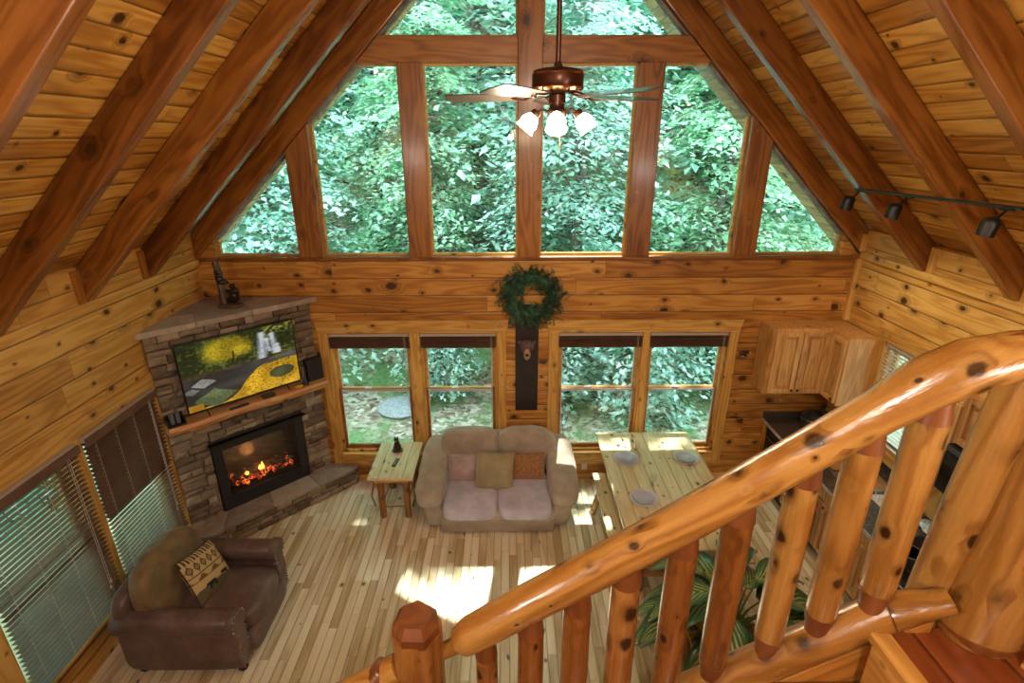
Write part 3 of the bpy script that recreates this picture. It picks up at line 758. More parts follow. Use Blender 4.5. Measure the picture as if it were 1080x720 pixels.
def stones(sa, sb, za, zb, holes, depth=(.0, .045), back=-.035, lm=(.09, .27), hm=(.05, .11), M_=None, fn=None):
    """ledgestone courses over a rectangle in (s, z)"""
    mb = MB(); tones = []
    z = za
    while z < zb - .02:
        h = rnd.uniform(*hm)
        if z + h > zb - .04: h = zb - z
        s = sa
        while s < sb - .01:
            L = rnd.uniform(*lm)
            if s + L > sb - .07: L = sb - s
            segs = [(s, s + L)]
            for (hs0, hs1, hz0, hz1) in holes:
                if z + h * .5 > hz0 and z + h * .5 < hz1:
                    ns = []
                    for a, b in segs:
                        if b <= hs0 or a >= hs1: ns.append((a, b))
                        else:
                            if a < hs0 - .02: ns.append((a, hs0))
                            if b > hs1 + .02: ns.append((hs1, b))
                    segs = ns
            for a, b in segs:
                sub = 2 if (rnd.random() < .35 and h > .09) else 1
                for q in range(sub):
                    zz0 = z + h * q / sub + .004; zz1 = z + h * (q + 1) / sub - .004
                    d = rnd.uniform(*depth); nS, nZ = max(2, int((b - a) / .035)), 3
                    vs = []; fs = []
                    for j in range(nZ + 1):
                        for i in range(nS + 1):
                            ss = a + .004 + (b - a - .008) * i / nS; z_ = zz0 + (zz1 - zz0) * j / nZ
                            ed = min(i, nS - i, j, nZ - j) == 0
                            n_ = mnoise.noise(Vector((ss * 14, z_ * 22, d * 70))) * .013
                            vs.append((ss, d + n_ - (.012 if ed else 0), z_))
                    nb = len(vs)
                    for j in range(nZ):
                        for i in range(nS):
                            k = j * (nS + 1) + i; fs.append((k, k + 1, k + nS + 2, k + nS + 1))
                    rim = [i for i in range(nS + 1)] + [(nS + 1) * j + nS for j in range(1, nZ + 1)] + [(nS + 1) * nZ + i for i in range(nS - 1, -1, -1)] + [(nS + 1) * j for j in range(nZ - 1, 0, -1)]
                    for r_ in rim: vs.append((vs[r_][0], back, vs[r_][2]))
                    nr = len(rim)
                    for i in range(nr): fs.append((rim[(i + 1) % nr], rim[i], nb + i, nb + (i + 1) % nr))
                    mb.add([fn(*v) for v in vs], fs)
                    tones.append((rnd.random(), len(vs)))
            s += L
        z += h
    return mb, tones
def settone(o, tones):
    at = o.data.attributes.new('tone', 'FLOAT', 'POINT'); arr = []
    for t, n in tones: arr += [t] * n
    at.data.foreach_set('value', arr)
mb, tn = stones(0.036, FL - .036, .0, 2.44, [(BX0 - .01, BX1 + .01, -1, BZ1 + .015)], fn=lambda s, d, z: F(s, d, z))
o = mb.build('stone_cladding', M['stone'], fp); settone(o, tn)
# top cap of flagstones
m = MB(); tones = []
def slabs(polys, z0, z1):
    mm = MB(); tt = []
    for poly in polys:
        c = sum((Vector(p) for p in poly), Vector((0, 0))) / len(poly)
        pl_ = [tuple(c + (Vector(p) - c) * .992) for p in poly]
        mm.prism([p[:2] for p in pl_], 'Z', z0 + rnd.uniform(-.003, .003), z1 + rnd.uniform(-.003, .003)); tt.append((rnd.random(), 2 * len(poly)))
    return mm, tt
def F2(s, d): return tuple(F(s, d, 0)[:2])
eps = .006
def wallL(y): return (XL + eps, y)
c0 = (XL + eps, D - eps)
A_, B_ = F2(.58, -.30), F2(1.10, -.32)
cap = [[(XL + eps, 4.66), F2(.50, .05), A_, (XL + eps, 5.20)], [(XL + eps, 5.20), A_, B_, (-2.80, D - eps), c0],
       [F2(.50, .05), F2(1.05, .04), B_, A_], [F2(1.05, .04), F2(1.32, .05), (-2.60, D - eps), (-2.80, D - eps), B_], [F2(1.32, .05), (-2.20, D - eps), (-2.60, D - eps)]]
mm, tt = slabs(cap, 2.44, 2.50); o = mm.build('cap_slabs', M['slab'], fp, bevel=.006); settone(o, tt)
# hearth
hz = .27
m = MB(); m.prism([(XL + .01, 4.36), (-1.975, 5.84), (-1.975, D - .02), (-2.26, D - .02), (XL + .01, 4.70)], 'Z', 0, hz - .05); m.build('hearth_core', M['mortar'], fp)
HO = Vector((XL + .012, 4.335, 0)); hl = (Vector((-1.955, 5.835, 0)) - HO).length; hs_ = (Vector((-1.955, 5.835, 0)) - HO).normalized(); hd_ = Vector((hs_.y, -hs_.x, 0))
mb, tn = stones(0, hl, .0, hz - .045, [], depth=(.0, .03), lm=(.10, .28), hm=(.05, .08), fn=lambda s, d, z: HO + hs_ * s + hd_ * (d - .01) + Vector((0, 0, z)))
o = mb.build('hearth_stones', M['stone'], fp); settone(o, tn)
mb, tn = stones(0, .085, .0, hz - .045, [], depth=(.0, .015), lm=(.08, .2), hm=(.05, .08), fn=lambda s, d, z: Vector((-1.96 + d, 5.832 + s, z)))
o = mb.build('hearth_end_stones', M['stone'], fp); settone(o, tn)
def H2(t, off): v = HO + hs_ * (hl * t) + hd_ * off; return (v.x, v.y)
hs_polys = [[H2(0, .03), H2(.24, .035), F2(.42, -.0), (XL + eps, 4.69)], [H2(.24, .035), H2(.50, .02), F2(.88, 0), F2(.42, 0)], [H2(.50, .02), H2(.76, .04), F2(1.36, 0), F2(.88, 0)],
            [H2(.76, .04), H2(.99, .03), (-1.935, 5.86), (-1.94, D - eps), (-2.25, D - eps), F2(1.70, 0), F2(1.36, 0)]]
mm, tt = slabs(hs_polys, hz - .045, hz); o = mm.build('hearth_slabs', M['slab'], fp, bevel=.010); settone(o, tt)
# mantel: live-edge slab
m = MB(); n = 34; top = []; vs = []; fs = []
def med(t): return .20 + .016 * math.sin(t * 11) + .02 * mnoise.noise(Vector((t * 6, 3, 1))) + (.03 * t)
for i in range(n + 1):
    t = i / n; s = .03 + 1.66 * t; d = med(t)
    z0 = 1.435 + .008 * mnoise.noise(Vector((t * 9, 0, 0))); z1 = 1.53
    vs += [F(s, .0, z1), F(s, d - .018, z1), F(s, d + .004, z1 - .03), F(s, d - .004, (z0 + z1) / 2 - .01), F(s, d - .035, z0), F(s, .0, z0)]
for i in range(n):
    for k in range(6): a = i * 6 + k; b = i * 6 + (k + 1) % 6; fs.append((a, b, b + 6, a + 6))
fs.append(tuple(range(5, -1, -1))); fs.append(tuple(n * 6 + k for k in range(6)))
m.add(vs, fs)
Mx = FM.copy(); Mx.translation = F(.8, .1, 1.48)
man = m.build('mantel', M['mantel'], fp, smooth=True, Mx=Mx)
# insert
ins = thing('electric_fireplace', 'black electric fireplace insert with glowing embers set in the stone surround', 'fireplace insert', F(.88, -.1, BZ0))
def fb(mb, s0, s1, d0, d1, z0, z1):
    mb.box(F((s0 + s1) / 2, (d0 + d1) / 2, (z0 + z1) / 2), (s1 - s0, d1 - d0, z1 - z0), FM.to_3x3())
m = MB(); e = .004
fb(m, BX0 + e, BX1 - e, -.36, -.34, BZ0 + e, BZ1 - e); fb(m, BX0 + e, BX0 + .02, -.34, .0, BZ0 + e, BZ1 - e); fb(m, BX1 - .02, BX1 - e, -.34, .0, BZ0 + e, BZ1 - e)
fb(m, BX0 + .02, BX1 - .02, -.34, .0, BZ0 + e, BZ0 + .06); fb(m, BX0 + .02, BX1 - .02, -.34, .0, BZ1 - .05, BZ1 - e)
m.build('firebox', M['black_matte'], ins)
m = MB()
fb(m, BX0 - .0, BX0 + .10, .0, .03, BZ0 + .002, BZ1); fb(m, BX1 - .10, BX1, .0, .03, BZ0 + .002, BZ1); fb(m, BX0 + .10, BX1 - .10, .0, .03, BZ0 + .002, BZ0 + .17); fb(m, BX0 + .10, BX1 - .10, .0, .03, BZ1 - .09, BZ1)
m.build('frame', M['black_matte'], ins, bevel=.006)
m = MB(); fb(m, BX0 - .03, BX1 + .04, .0, .065, BZ1 + .0, BZ1 + .018); m.build('hood', M['black_metal'], ins, bevel=.004)
m = MB(); fb(m, BX0 + .10, BX1 - .10, .006, .011, BZ0 + .17, BZ1 - .09)
m.build('glass', M['clear'], ins)
m = MB(); fb(m, BX0 + .12, BX1 - .12, -.335, -.32, BZ0 + .08, BZ1 - .1); m.build('rear_panel', plain('smoky_rear_panel', (.11, .10, .075), .22, .4, nscale=2, namp=.4), ins)
# embers and logs
emb, nt_, b_ = newmat('glowing_embers'); g = G(nt_)
p_ = g.n('ShaderNodeTexCoord').outputs['Object']
vo = g.n('ShaderNodeTexVoronoi', feature='DISTANCE_TO_EDGE'); vo.inputs['Scale'].default_value = 22; g.set(vo.inputs['Vector'], p_)
hot = g.math('MULTIPLY', g.map(vo.outputs['Distance'], .0, .16, 1, 0), g.map(g.noise(p_, 7, 2), .38, .62))
b_.inputs['Base Color'].default_value = (.03, .012, .008, 1); g.set(b_.inputs['Emission Color'], g.ramp(hot, [(0, (.25, .01, 0)), (.6, (1, .07, .008)), (1, (1, .28, .04))])); g.set(b_.inputs['Emission Strength'], g.math('MULTIPLY', hot, 1.7))
M['ember'] = emb
m = MB()
for k in range(170):
    s = rnd.uniform(BX0 + .16, BX1 - .16); d = rnd.uniform(-.26, -.05)
    m.sphere(F(s, d, BZ0 + .19 + rnd.uniform(0, .05) - d * .12), [rnd.uniform(.014, .030) for _ in range(3)], 7, 5)
m.build('ember_bed', M['ember'], ins, smooth=True)
M['char'] = emb2 = plain('charred_log', (.05, .025, .018), .9, nscale=20, namp=.7, bump=1, bscale=30)
for (s0, d0, z0, s1, d1, z1, r) in ((.60, -.20, .50, 1.16, -.14, .56, .04), (.64, -.08, .47, 1.02, -.24, .54, .032), (.82, -.22, .55, 1.20, -.09, .49, .032)):
    m = MB(); pth = [F(s0 + (s1 - s0) * t, d0 + (d1 - d0) * t, z0 + (z1 - z0) * t + .012 * math.sin(t * 9)) for t in [i / 7 for i in range(8)]]
    m.ring(pth, lambda i, a: r * (1 + .2 * math.sin(3 * a + i)), 9); m.build('charred_log', M['char'], ins, smooth=True)
fl_m = plain('flame_glow', (.8, .3, .05), .5, emit=(1, .42, .05), estr=3)
for (s, h) in ((.90, .07), (.87, .04), (.72, .02)):
    m = MB(); m.lathe([(.001, 0), (.018, .02), (.022, .04), (.012, .04 + h * .5), (.001, .04 + h)], F(s, -.12, BZ0 + .245), 8); m.build('flame', fl_m, ins, smooth=True)
il = bpy.data.lights.new('ember_light', 'POINT'); il.energy = 1.0; il.color = (1, .35, .1); il.shadow_soft_size = .08
io = bpy.data.objects.new('ember_light', il); COL.objects.link(io); io.location = F(.88, -.12, .62)

# television with an autumn waterfall picture
tv = thing('television', 'flat black television showing an autumn waterfall, standing on the mantel', 'television', F(.84, .10, 1.53))
TS0, TS1, TZ0, TZ1 = .245, 1.425, 1.575, 2.325
m = MB(); fb(m, TS0, TS1, .055, .10, TZ0, TZ1); fb(m, TS0 + .25, TS1 - .25, .02, .055, TZ0 + .05, TZ1 - .25); m.build('casing', M['black'], tv, bevel=.004)
for s in (TS0 + .17, TS1 - .17):
    m = MB(); m.tube([F(s, .08, TZ0 + .01), F(s - .0, .17, 1.537)], .006, 6); m.tube([F(s, .08, TZ0 + .01), F(s, .01, 1.537)], .006, 6)
    m.build('stand_foot', M['black_metal'], tv)
def sm(a, b, x):
    t = min(1, max(0, (x - a) / (b - a))); return t * t * (3 - 2 * t)
def mixc(a, b, t): return [a[i] * (1 - t) + b[i] * t for i in range(3)]
def pic(u, v):
    n1 = mnoise.noise(Vector((u * 6, v * 6, 1))); n2 = mnoise.noise(Vector((u * 28, v * 28, 4))); n3 = mnoise.noise(Vector((u * 60, v * 45, 9)))
    c = [.03 + .02 * n2, .045 + .03 * n2, .012]
    c = mixc(c, [.12, .15, .02], sm(.0, .5, n2 + n1 * .5))
    # yellow tree
    d = math.hypot((u - .40) / .24, (v - .80) / .20) + .35 * n2
    c = mixc(c, [.80, .55, .02], (1 - sm(.55, 1.05, d)) * (.6 + .5 * n3))
    if u > .74: c = mixc(c, [.30, .30, .05], sm(.1, .5, n2 + .2) * sm(.80, .95, v))
    d2 = abs(u - (.43 + .01 * math.sin(v * 20)))
    if .48 < v < .75 and d2 < .008: c = [.04, .025, .015]
    # bank
    if v < .58: c = mixc(c, [.10, .06, .035], sm(.58, .50, v) * (.6 + .5 * n2))
    # river
    top = .47 + .05 * u + .015 * n1; bot = .40 - .32 * (1 - sm(.1, .75, u)) + .04 * n1
    if v < top and v > bot - .05:
        c = mixc([.035, .03, .028], [.13, .12, .115], sm(.2, .9, u) * .8 + .3 * abs(n1))
    # waterfall
    for cx, w_, vt, vb in ((.70, .035, .93, .52), (.745, .022, .82, .60), (.80, .03, .88, .55), (.83, .02, .70, .55)):
        cc = cx + .05 * (.8 - v) * (1 if cx > .74 else -.9)
        if vb < v < vt:
            w2 = w_ * (1 + 1.2 * (vt - v))
            t = 1 - sm(w2 * .15, w2 * 1.25, abs(u - cc) + .02 * n3 + .012 * n2)
            c = mixc(c, [.80, .84, .90], t * (.75 + .4 * n3))
    # leaf bank bottom right
    lim = .02 + .42 * sm(.28, .72, u) + .03 * n1
    if v < lim:
        c = mixc([.75, .36, .01], [.95, .60, .03], .5 + n2); c = mixc(c, [.25, .08, .01], sm(.15, .5, n3))
        if u > .72 and math.hypot((u - .84) / .12, (v - .24) / .09) < 1: c = [.09, .10, .04]
    # rocks bottom left
    for (cx, cy, rx, ry, col) in ((.15, .38, .10, .07, (.28, .28, .25)), (.23, .14, .17, .16, (.10, .13, .055)), (.05, .30, .07, .05, (.15, .15, .14)), (.82, .49, .08, .035, (.12, .12, .04))):
        if abs((u - cx) / rx) + abs((v - cy) / ry) + .3 * n1 < 1: c = mixc(list(col), [q * 2.0 for q in col], .5 + n3)
    if u < .12 and v < .10: c = [.65, .30, .02]
    k = .62 + .45 * sm(-.3, .4, n1) if not (max(c) > .7 and min(c) > .5) else 1
    return [max(0, q * k) for q in c]
NU, NV = 220, 130
vs = []; fs = []; cl = []
for j in range(NV + 1):
    for i in range(NU + 1):
        u, v = i / NU, j / NV
        vs.append(F(TS0 + .012 + (TS1 - TS0 - .024) * u, .1015, TZ0 + .018 + (TZ1 - TZ0 - .03) * v)); cl.append(pic(u, v))
for j in range(NV):
    for i in range(NU): a = j * (NU + 1) + i; fs.append((a, a + 1, a + NU + 2, a + NU + 1))
m = MB(); m.add(vs, fs)
sm_, nt_, b_ = newmat('lit_screen'); g = G(nt_); at = g.n('ShaderNodeAttribute'); at.attribute_name = 'picture'
b_.inputs['Base Color'].default_value = (.01, .01, .01, 1); b_.inputs['Roughness'].default_value = .15; g.set(b_.inputs['Emission Color'], at.outputs['Color']); b_.inputs['Emission Strength'].default_value = .62
scr = m.build('screen', sm_, tv)
ca = scr.data.color_attributes.new('picture', 'FLOAT_COLOR', 'POINT'); flat = []
for c in cl: flat += [c[0], c[1], c[2], 1.0]
ca.data.foreach_set('color', flat)

# things on the mantel and the cap
t = thing('set_top_speaker', 'black square speaker standing at the right end of the mantel', 'speaker', F(1.60, .08, 1.53))
m = MB(); fb(m, 1.50, 1.69, .035, .125, 1.532, 1.80); m.build('cabinet', M['black_matte'], t, bevel=.005)
t = thing('wifi_router', 'slim glossy dark router standing beside the television', 'router', F(1.47, .16, 1.53))
m = MB(); m.prism([tuple(F(1.445 + .015 * math.cos(a) * 1.0, .145 + .045 * math.sin(a), 0)[:2]) for a in [2 * PI * k / 14 for k in range(14)]], 'Z', 1.545, 1.76); m.build('body', plain('glossy_dark_blue', (.05, .055, .09), .15, coat=.5), t, smooth=True)
m = MB(); m.lathe([(.001, 0), (.045, 0), (.04, .012), (.001, .014)], F(1.445, .145, 1.532), 16); m.build('base', M['black'], t)
t = thing('yellow_cable', 'coiled yellow network cable on the mantel below the television corner', 'cable', F(1.36, .19, 1.535))
m = MB()
for k in range(3): m.tube([F(1.36 + (.035 + .006 * k) * math.cos(a), .175 + .022 * math.sin(a), 1.537 + .005 * k) for a in [2 * PI * i / 16 for i in range(17)]], .0035, 5)
m.build('coil', plain('yellow_plastic', (.75, .50, .03), .4), t)
def black_box_on_mantel(name, lab, cat, s, d, w, dp, h, parts=True):
    t = thing(name, lab, cat, F(s, d, 1.532)); m = MB(); fb(m, s - w / 2, s + w / 2, d - dp / 2, d + dp / 2, 1.532, 1.532 + h); m.build('body', M['black'], t, bevel=.004)
    m = MB()
    for i in range(5): fb(m, s - w / 2 + w * (i + .5) / 5 - .006, s - w / 2 + w * (i + .5) / 5 + .006, d - dp * .2, d + dp * .2, 1.532 + h, 1.532 + h + .003)
    m.build('buttons', plain('dark_grey_plastic', (.06, .06, .065), .5), t)
black_box_on_mantel('remote_control', 'slim black remote control lying on the mantel under the television', 'remote', .70, .18, .19, .04, .018)
black_box_on_mantel('media_player', 'small black media box on the mantel under the middle of the television', 'media box', 1.02, .15, .13, .07, .03)
t = thing('remote_caddy', 'black caddy with two grey remotes at the left end of the mantel', 'caddy', F(.10, .12, 1.532))
m = MB(); fb(m, .04, .20, .06, .17, 1.532, 1.548); fb(m, .04, .20, .06, .075, 1.548, 1.64); fb(m, .04, .055, .075, .17, 1.548, 1.60); fb(m, .185, .20, .075, .17, 1.548, 1.60); m.build('tray', M['black'], t, bevel=.003)
for s in (.09, .14):
    m = MB(); fb(m, s - .018, s + .018, .09, .15, 1.55, 1.665); m.build('remote', plain('grey_remote', (.12, .12, .13), .4), t, bevel=.006)

# carved black bear hugging a stump on top of the fireplace
bx, by, bz = -2.99, 5.53, 2.503
M['bronze_bear'] = plain('dark_bronze_resin', (0.030, 0.020, 0.016), .32, .3, nscale=14, namp=.5)
M['stump'] = plain('carved_brown_stump', (.10, .055, .035), .5, nscale=18, namp=.5, bump=.6)
t = thing('bear_statue', 'dark bear statue of two bears climbing a stump on top of the stone fireplace', 'statue', (bx, by, bz))
m = MB(); m.soft((bx + .01, by, bz + .02), (.26, .19, .045), 3, 8); m.build('base', M['stump'], t, smooth=True)
m = MB(); m.ring([(bx - .055, by + .02, bz + .02), (bx - .065, by + .02, bz + .2), (bx - .075, by + .02, bz + .40), (bx - .085, by + .02, bz + .50)], lambda i, a: (.055, .04, .034, .026)[i] * (1 + .2 * math.sin(4 * a + i)), 12)
m.tube([(bx - .075, by + .02, bz + .40), (bx - .12, by + .01, bz + .47)], [.014, .006], 6); m.tube([(bx - .08, by + .02, bz + .44), (bx - .02, by, bz + .53)], [.014, .005], 6)
m.build('stump', M['stump'], t, smooth=True)
def bear(mb, c, s, R):
    def P(x, y, z): return Vector(c) + R @ Vector((x * s, y * s, z * s))
    mb.sphere(P(0, 0, .5), (.30 * s, .27 * s, .42 * s), 14, 10, R); mb.sphere(P(0, 0, .82), (.22 * s, .20 * s, .24 * s), 12, 8, R)
    mb.sphere(P(.03, 0, 1.12), (.17 * s, .155 * s, .155 * s), 12, 8, R); mb.sphere(P(.19, 0, 1.08), (.10 * s, .07 * s, .06 * s), 10, 6, R)
    for q in (-1, 1):
        mb.sphere(P(-.02, .12 * q, 1.25), .05 * s, 8, 5)
        mb.tube([P(.05, .18 * q, .86), P(.26, .20 * q, .78), P(.36, .12 * q, .90)], [.10 * s, .08 * s, .06 * s], 8)
        mb.tube([P(.02, .18 * q, .28), P(.28, .22 * q, .30), P(.34, .20 * q, .05)], [.17 * s, .12 * s, .09 * s], 8); mb.sphere(P(.38, .20 * q, .03), (.13 * s, .08 * s, .05 * s), 8, 5, R)
m = MB(); bear(m, (bx + .06, by, bz + .03), .175, Matrix.Rotation(rad(150), 3, 'Z')); m.build('large_bear', M['bronze_bear'], t, smooth=True)
m = MB(); bear(m, (bx - .03, by - .01, bz + .24), .135, Matrix.Rotation(rad(20), 3, 'Z') @ Matrix.Rotation(rad(-18), 3, 'Y')); m.build('climbing_bear', M['bronze_bear'], t, smooth=True)
m = MB(); m.sphere((bx + .10, by - .04, bz + .19), (.045, .04, .035), 10, 6); m.sphere((bx + .135, by - .055, bz + .175), (.02, .016, .014), 8, 5); m.sphere((bx + .09, by - .02, bz + .225), .013, 6, 4); m.build('cub_head', M['bronze_bear'], t, smooth=True)
# ================================================================== LOVESEAT
def cloth(name, a, b_, rough=.85, sheen=.4, bs=60, bstr=.25, nsc=5):
    m, nt, b = newmat(name); g = G(nt); p = g.n('ShaderNodeTexCoord').outputs['Object']
    n1 = g.noise(p, nsc, 4, .65); n2 = g.noise(p, bs, 3, .6)
    g.set(b.inputs['Base Color'], g.mix(g.map(n1, .3, .7), a, b_)); b.inputs['Roughness'].default_value = rough; b.inputs['Sheen Weight'].default_value = sheen
    g.set(b.inputs['Normal'], g.bump(g.math('ADD', g.math('MULTIPLY', n1, 1.5), g.math('MULTIPLY', n2, .3)), bstr, .02)); return m
M['suede'] = cloth('taupe_suede', (.32, .255, .20), (.43, .355, .285))
M['suede_seat'] = cloth('mauve_grey_suede', (.37, .33, .42), (.52, .47, .57))
def wr(amp, f, seed):
    def fn(u, w):
        n_ = mnoise.noise(Vector((w.x * f + seed, w.y * f, w.z * f))) ; n2 = mnoise.noise(Vector((w.x * f * 2.6, w.y * f * 2.6 + seed, w.z * f * 2.6)))
        return w + w.normalized() * (amp * n_ + amp * .4 * n2)
    return fn
sx, sy = -.128, 4.86        # centre x, front y
sofa = thing('loveseat', 'taupe suede two-seat loveseat under the gable windows with three throw pillows', 'sofa', (sx, 5.36, 0))
m = MB(); m.bb(sx - .64, sx + .64, sy + .03, 5.80, .02, .20); m.build('base', M['suede'], sofa, bevel=.02)
m = MB(); m.soft((sx, 5.05, .255), (1.30, .42, .17), 8, 12, wr(.006, 6, 1)); m.build('front_rail', M['suede'], sofa, smooth=True)
for a in (-.60, .60):
    for y in (4.98, 5.71): m = MB(); m.bb(sx + a - .03, sx + a + .03, y - .03, y + .03, 0, .03); m.build('foot', M['black_matte'], sofa)
for k, s in enumerate((-1, 1)):
    m = MB(); m.soft((sx + s * .298, 5.12, .375), (.60, .74, .185), 5, 14, lambda u, w, s=s, k=k: wr(.012, 7, 3 + k)(u, w + Vector((s * .055 * max(0, -u.y) ** 4 * max(0, u.x * s), 0, -.035 * max(0, -u.y) ** 3 + .02 * (1 - u.x ** 2) * (u.z > 0)))))
    m.build('seat_cushion', M['suede_seat'], sofa, smooth=True)
    m = MB(); R = Matrix.Rotation(rad(-12), 3, 'X')
    m.soft((sx + s * .345, 5.63, .66), (.70, .29, .56), 3.4, 14, lambda u, w, k=k: wr(.014, 6, 7 + k)(u, w + Vector((0, -.05 * max(0, u.z) * (1 - u.x * u.x * .5), 0))), R)
    m.build('back_cushion', M['suede'], sofa, smooth=True)
    # padded arm: sloping up towards the back, flared pad over a narrower front panel
    ax_ = sx + s * .755
    m = MB()
    def armfn(u, w, s=s, k=k):
        up = max(0, u.y) * .20 + (0.05 * u.y if u.y < 0 else 0)
        q = w + Vector((-s * .04 * max(0, u.y), 0, up))
        return wr(.012, 6, 12 + k)(u, q)
    m.soft((ax_, 5.33, .495), (.35, .94, .215), 4.0, 14, armfn); m.build('arm_pad', M['suede'], sofa, smooth=True)
    m = MB()
    def panfn(u, w, s=s):
        t = (w.z + .24) / .48
        return Vector((w.x * (.72 + .28 * t) - s * .05 * (1 - t), w.y + .02 * (1 - t), w.z))
    m.soft((ax_ - s * .005, 5.34, .27), (.29, .86, .50), 6, 10, panfn); m.build('arm_panel', M['suede'], sofa, smooth=True)
m = MB(); m.soft((sx, 5.74, .46), (1.52, .16, .74), 5, 12, wr(.008, 5, 4)); m.build('back_frame', M['suede'], sofa, smooth=True)

def pillow(name, lab, c, size, mat, R, edge=None, group=None, seed=0, puff=1.0):
    """square throw pillow: plump centre, pinched corners; local x width, z height, y thickness"""
    t = thing(name, lab, 'pillow', c, 0, group); w_, h_, th = size; n = 14; mb = MB(); vs = []; fs = []
    for side in (-1, 1):
        for j in range(n + 1):
            for i in range(n + 1):
                u, v = -1 + 2 * i / n, -1 + 2 * j / n
                e = (1 - abs(u) ** 2.6) * (1 - abs(v) ** 2.6)
                d = th * .5 * max(0, e) ** .5 * puff
                pin = 1 - .06 * (1 - abs(v)) * abs(u) ** 2 if True else 1
                x = u * w_ / 2 * (1 - .055 * (1 - v * v) * u * u * 1.0); z = v * h_ / 2 * (1 - .055 * (1 - u * u) * v * v)
                d *= 1 + .12 * mnoise.noise(Vector((u * 2 + seed, v * 2, side)))
                vs.append(Vector(c) + R @ Vector((x, side * d, z)))
        b = (0 if side < 0 else (n + 1) ** 2)
        for j in range(n):
            for i in range(n):
                a = b + j * (n + 1) + i; q = (a, a + 1, a + n + 2, a + n + 1); fs.append(q if side < 0 else q[::-1])
    mb.add(vs, fs); mb.build('cushion', mat, t, smooth=True)
    if edge:
        mb = MB(); pts = []
        for k in range(4 * n + 1):
            s, r = divmod(k % (4 * n), n); f = -1 + 2 * r / n
            u, v = ((f, -1), (1, f), (-f, 1), (-1, -f))[s]
            x = u * w_ / 2 * (1 - .055 * (1 - v * v) * u * u); z = v * h_ / 2 * (1 - .055 * (1 - u * u) * v * v)
            pts.append(Vector(c) + R @ Vector((x, 0, z)))
        mb.tube(pts, .009, 6); mb.build('piping', edge, t, smooth=True)
    return t
RX = lambda a: Matrix.Rotation(rad(a), 3, 'X')
RYm = lambda a: Matrix.Rotation(rad(a), 3, 'Y')
M['sage'] = cloth('sage_tan_fabric', (.27, .215, .115), (.36, .29, .165), bs=120)
M['mauve'] = cloth('mauve_ribbed_fabric', (.30, .20, .20), (.45, .33, .34), bs=150)
M['rust'] = cloth('rust_patterned_fabric', (.20, .085, .03), (.40, .20, .075), bs=90, nsc=45)
pg = 'throw pillows on the loveseat'
pillow('throw_pillow', 'mauve pillow leaning in the left corner of the loveseat', (-.52, 5.29, .60), (.36, .32, .15), M['mauve'], RX(-24), M['mauve'], pg, 1)
pillow('throw_pillow', 'rust brown patterned pillow on the right side of the loveseat', (.21, 5.31, .60), (.42, .32, .15), M['rust'], RX(-24), M['rust'], pg, 2)
pillow('throw_pillow', 'square sage green pillow in front of the two others on the loveseat', (-.165, 5.18, .63), (.43, .42, .17), M['sage'], RX(-30) @ RYm(2), M['sage'], pg, 3)

# ================================================================== ARMCHAIR (built facing -Y, then turned to face the room)
def leather():
    m, nt, b = newmat('worn_brown_leather'); g = G(nt); p = g.n('ShaderNodeTexCoord').outputs['Object']
    n1 = g.noise(p, 3.2, 5, .7); n2 = g.noise(p, 60, 3, .6)
    g.set(b.inputs['Base Color'], g.ramp(n1, [(.25, (.055, .032, .027)), (.5, (.115, .072, .062)), (.78, (.22, .155, .145))]))
    g.set(b.inputs['Roughness'], g.map(n1, .2, .8, .30, .48)); g.set(b.inputs['Normal'], g.bump(g.math('ADD', n1, g.math('MULTIPLY', n2, .25)), .3, .012)); return m
M['leather'] = leather()
M['olive'] = cloth('olive_brown_back_fabric', (.10, .058, .02), (.19, .125, .05), .6, .2, 80)
M['nail'] = plain('brass_nailhead', (.62, .54, .46), .25, 1.0)
ac = thing('armchair', 'brown leather armchair with nailhead trim beside the blinds on the left', 'armchair', (0, 0, 0))
m = MB(); m.bb(-.47, .47, -.46, .48, .09, .30); m.build('base', M['leather'], ac, bevel=.02)
m = MB(); m.soft((0, -.47, .20), (.66, .09, .22), 6, 10, wr(.005, 6, 2)); m.build('front_apron', M['leather'], ac, smooth=True)
m = MB(); m.soft((0, -.10, .375), (.60, .84, .20), 5, 16, lambda u, w: wr(.010, 6, 5)(u, w + Vector((0, 0, .025 * (1 - u.x ** 2) * (u.z > 0))))); m.build('seat_cushion', M['leather'], ac, smooth=True)
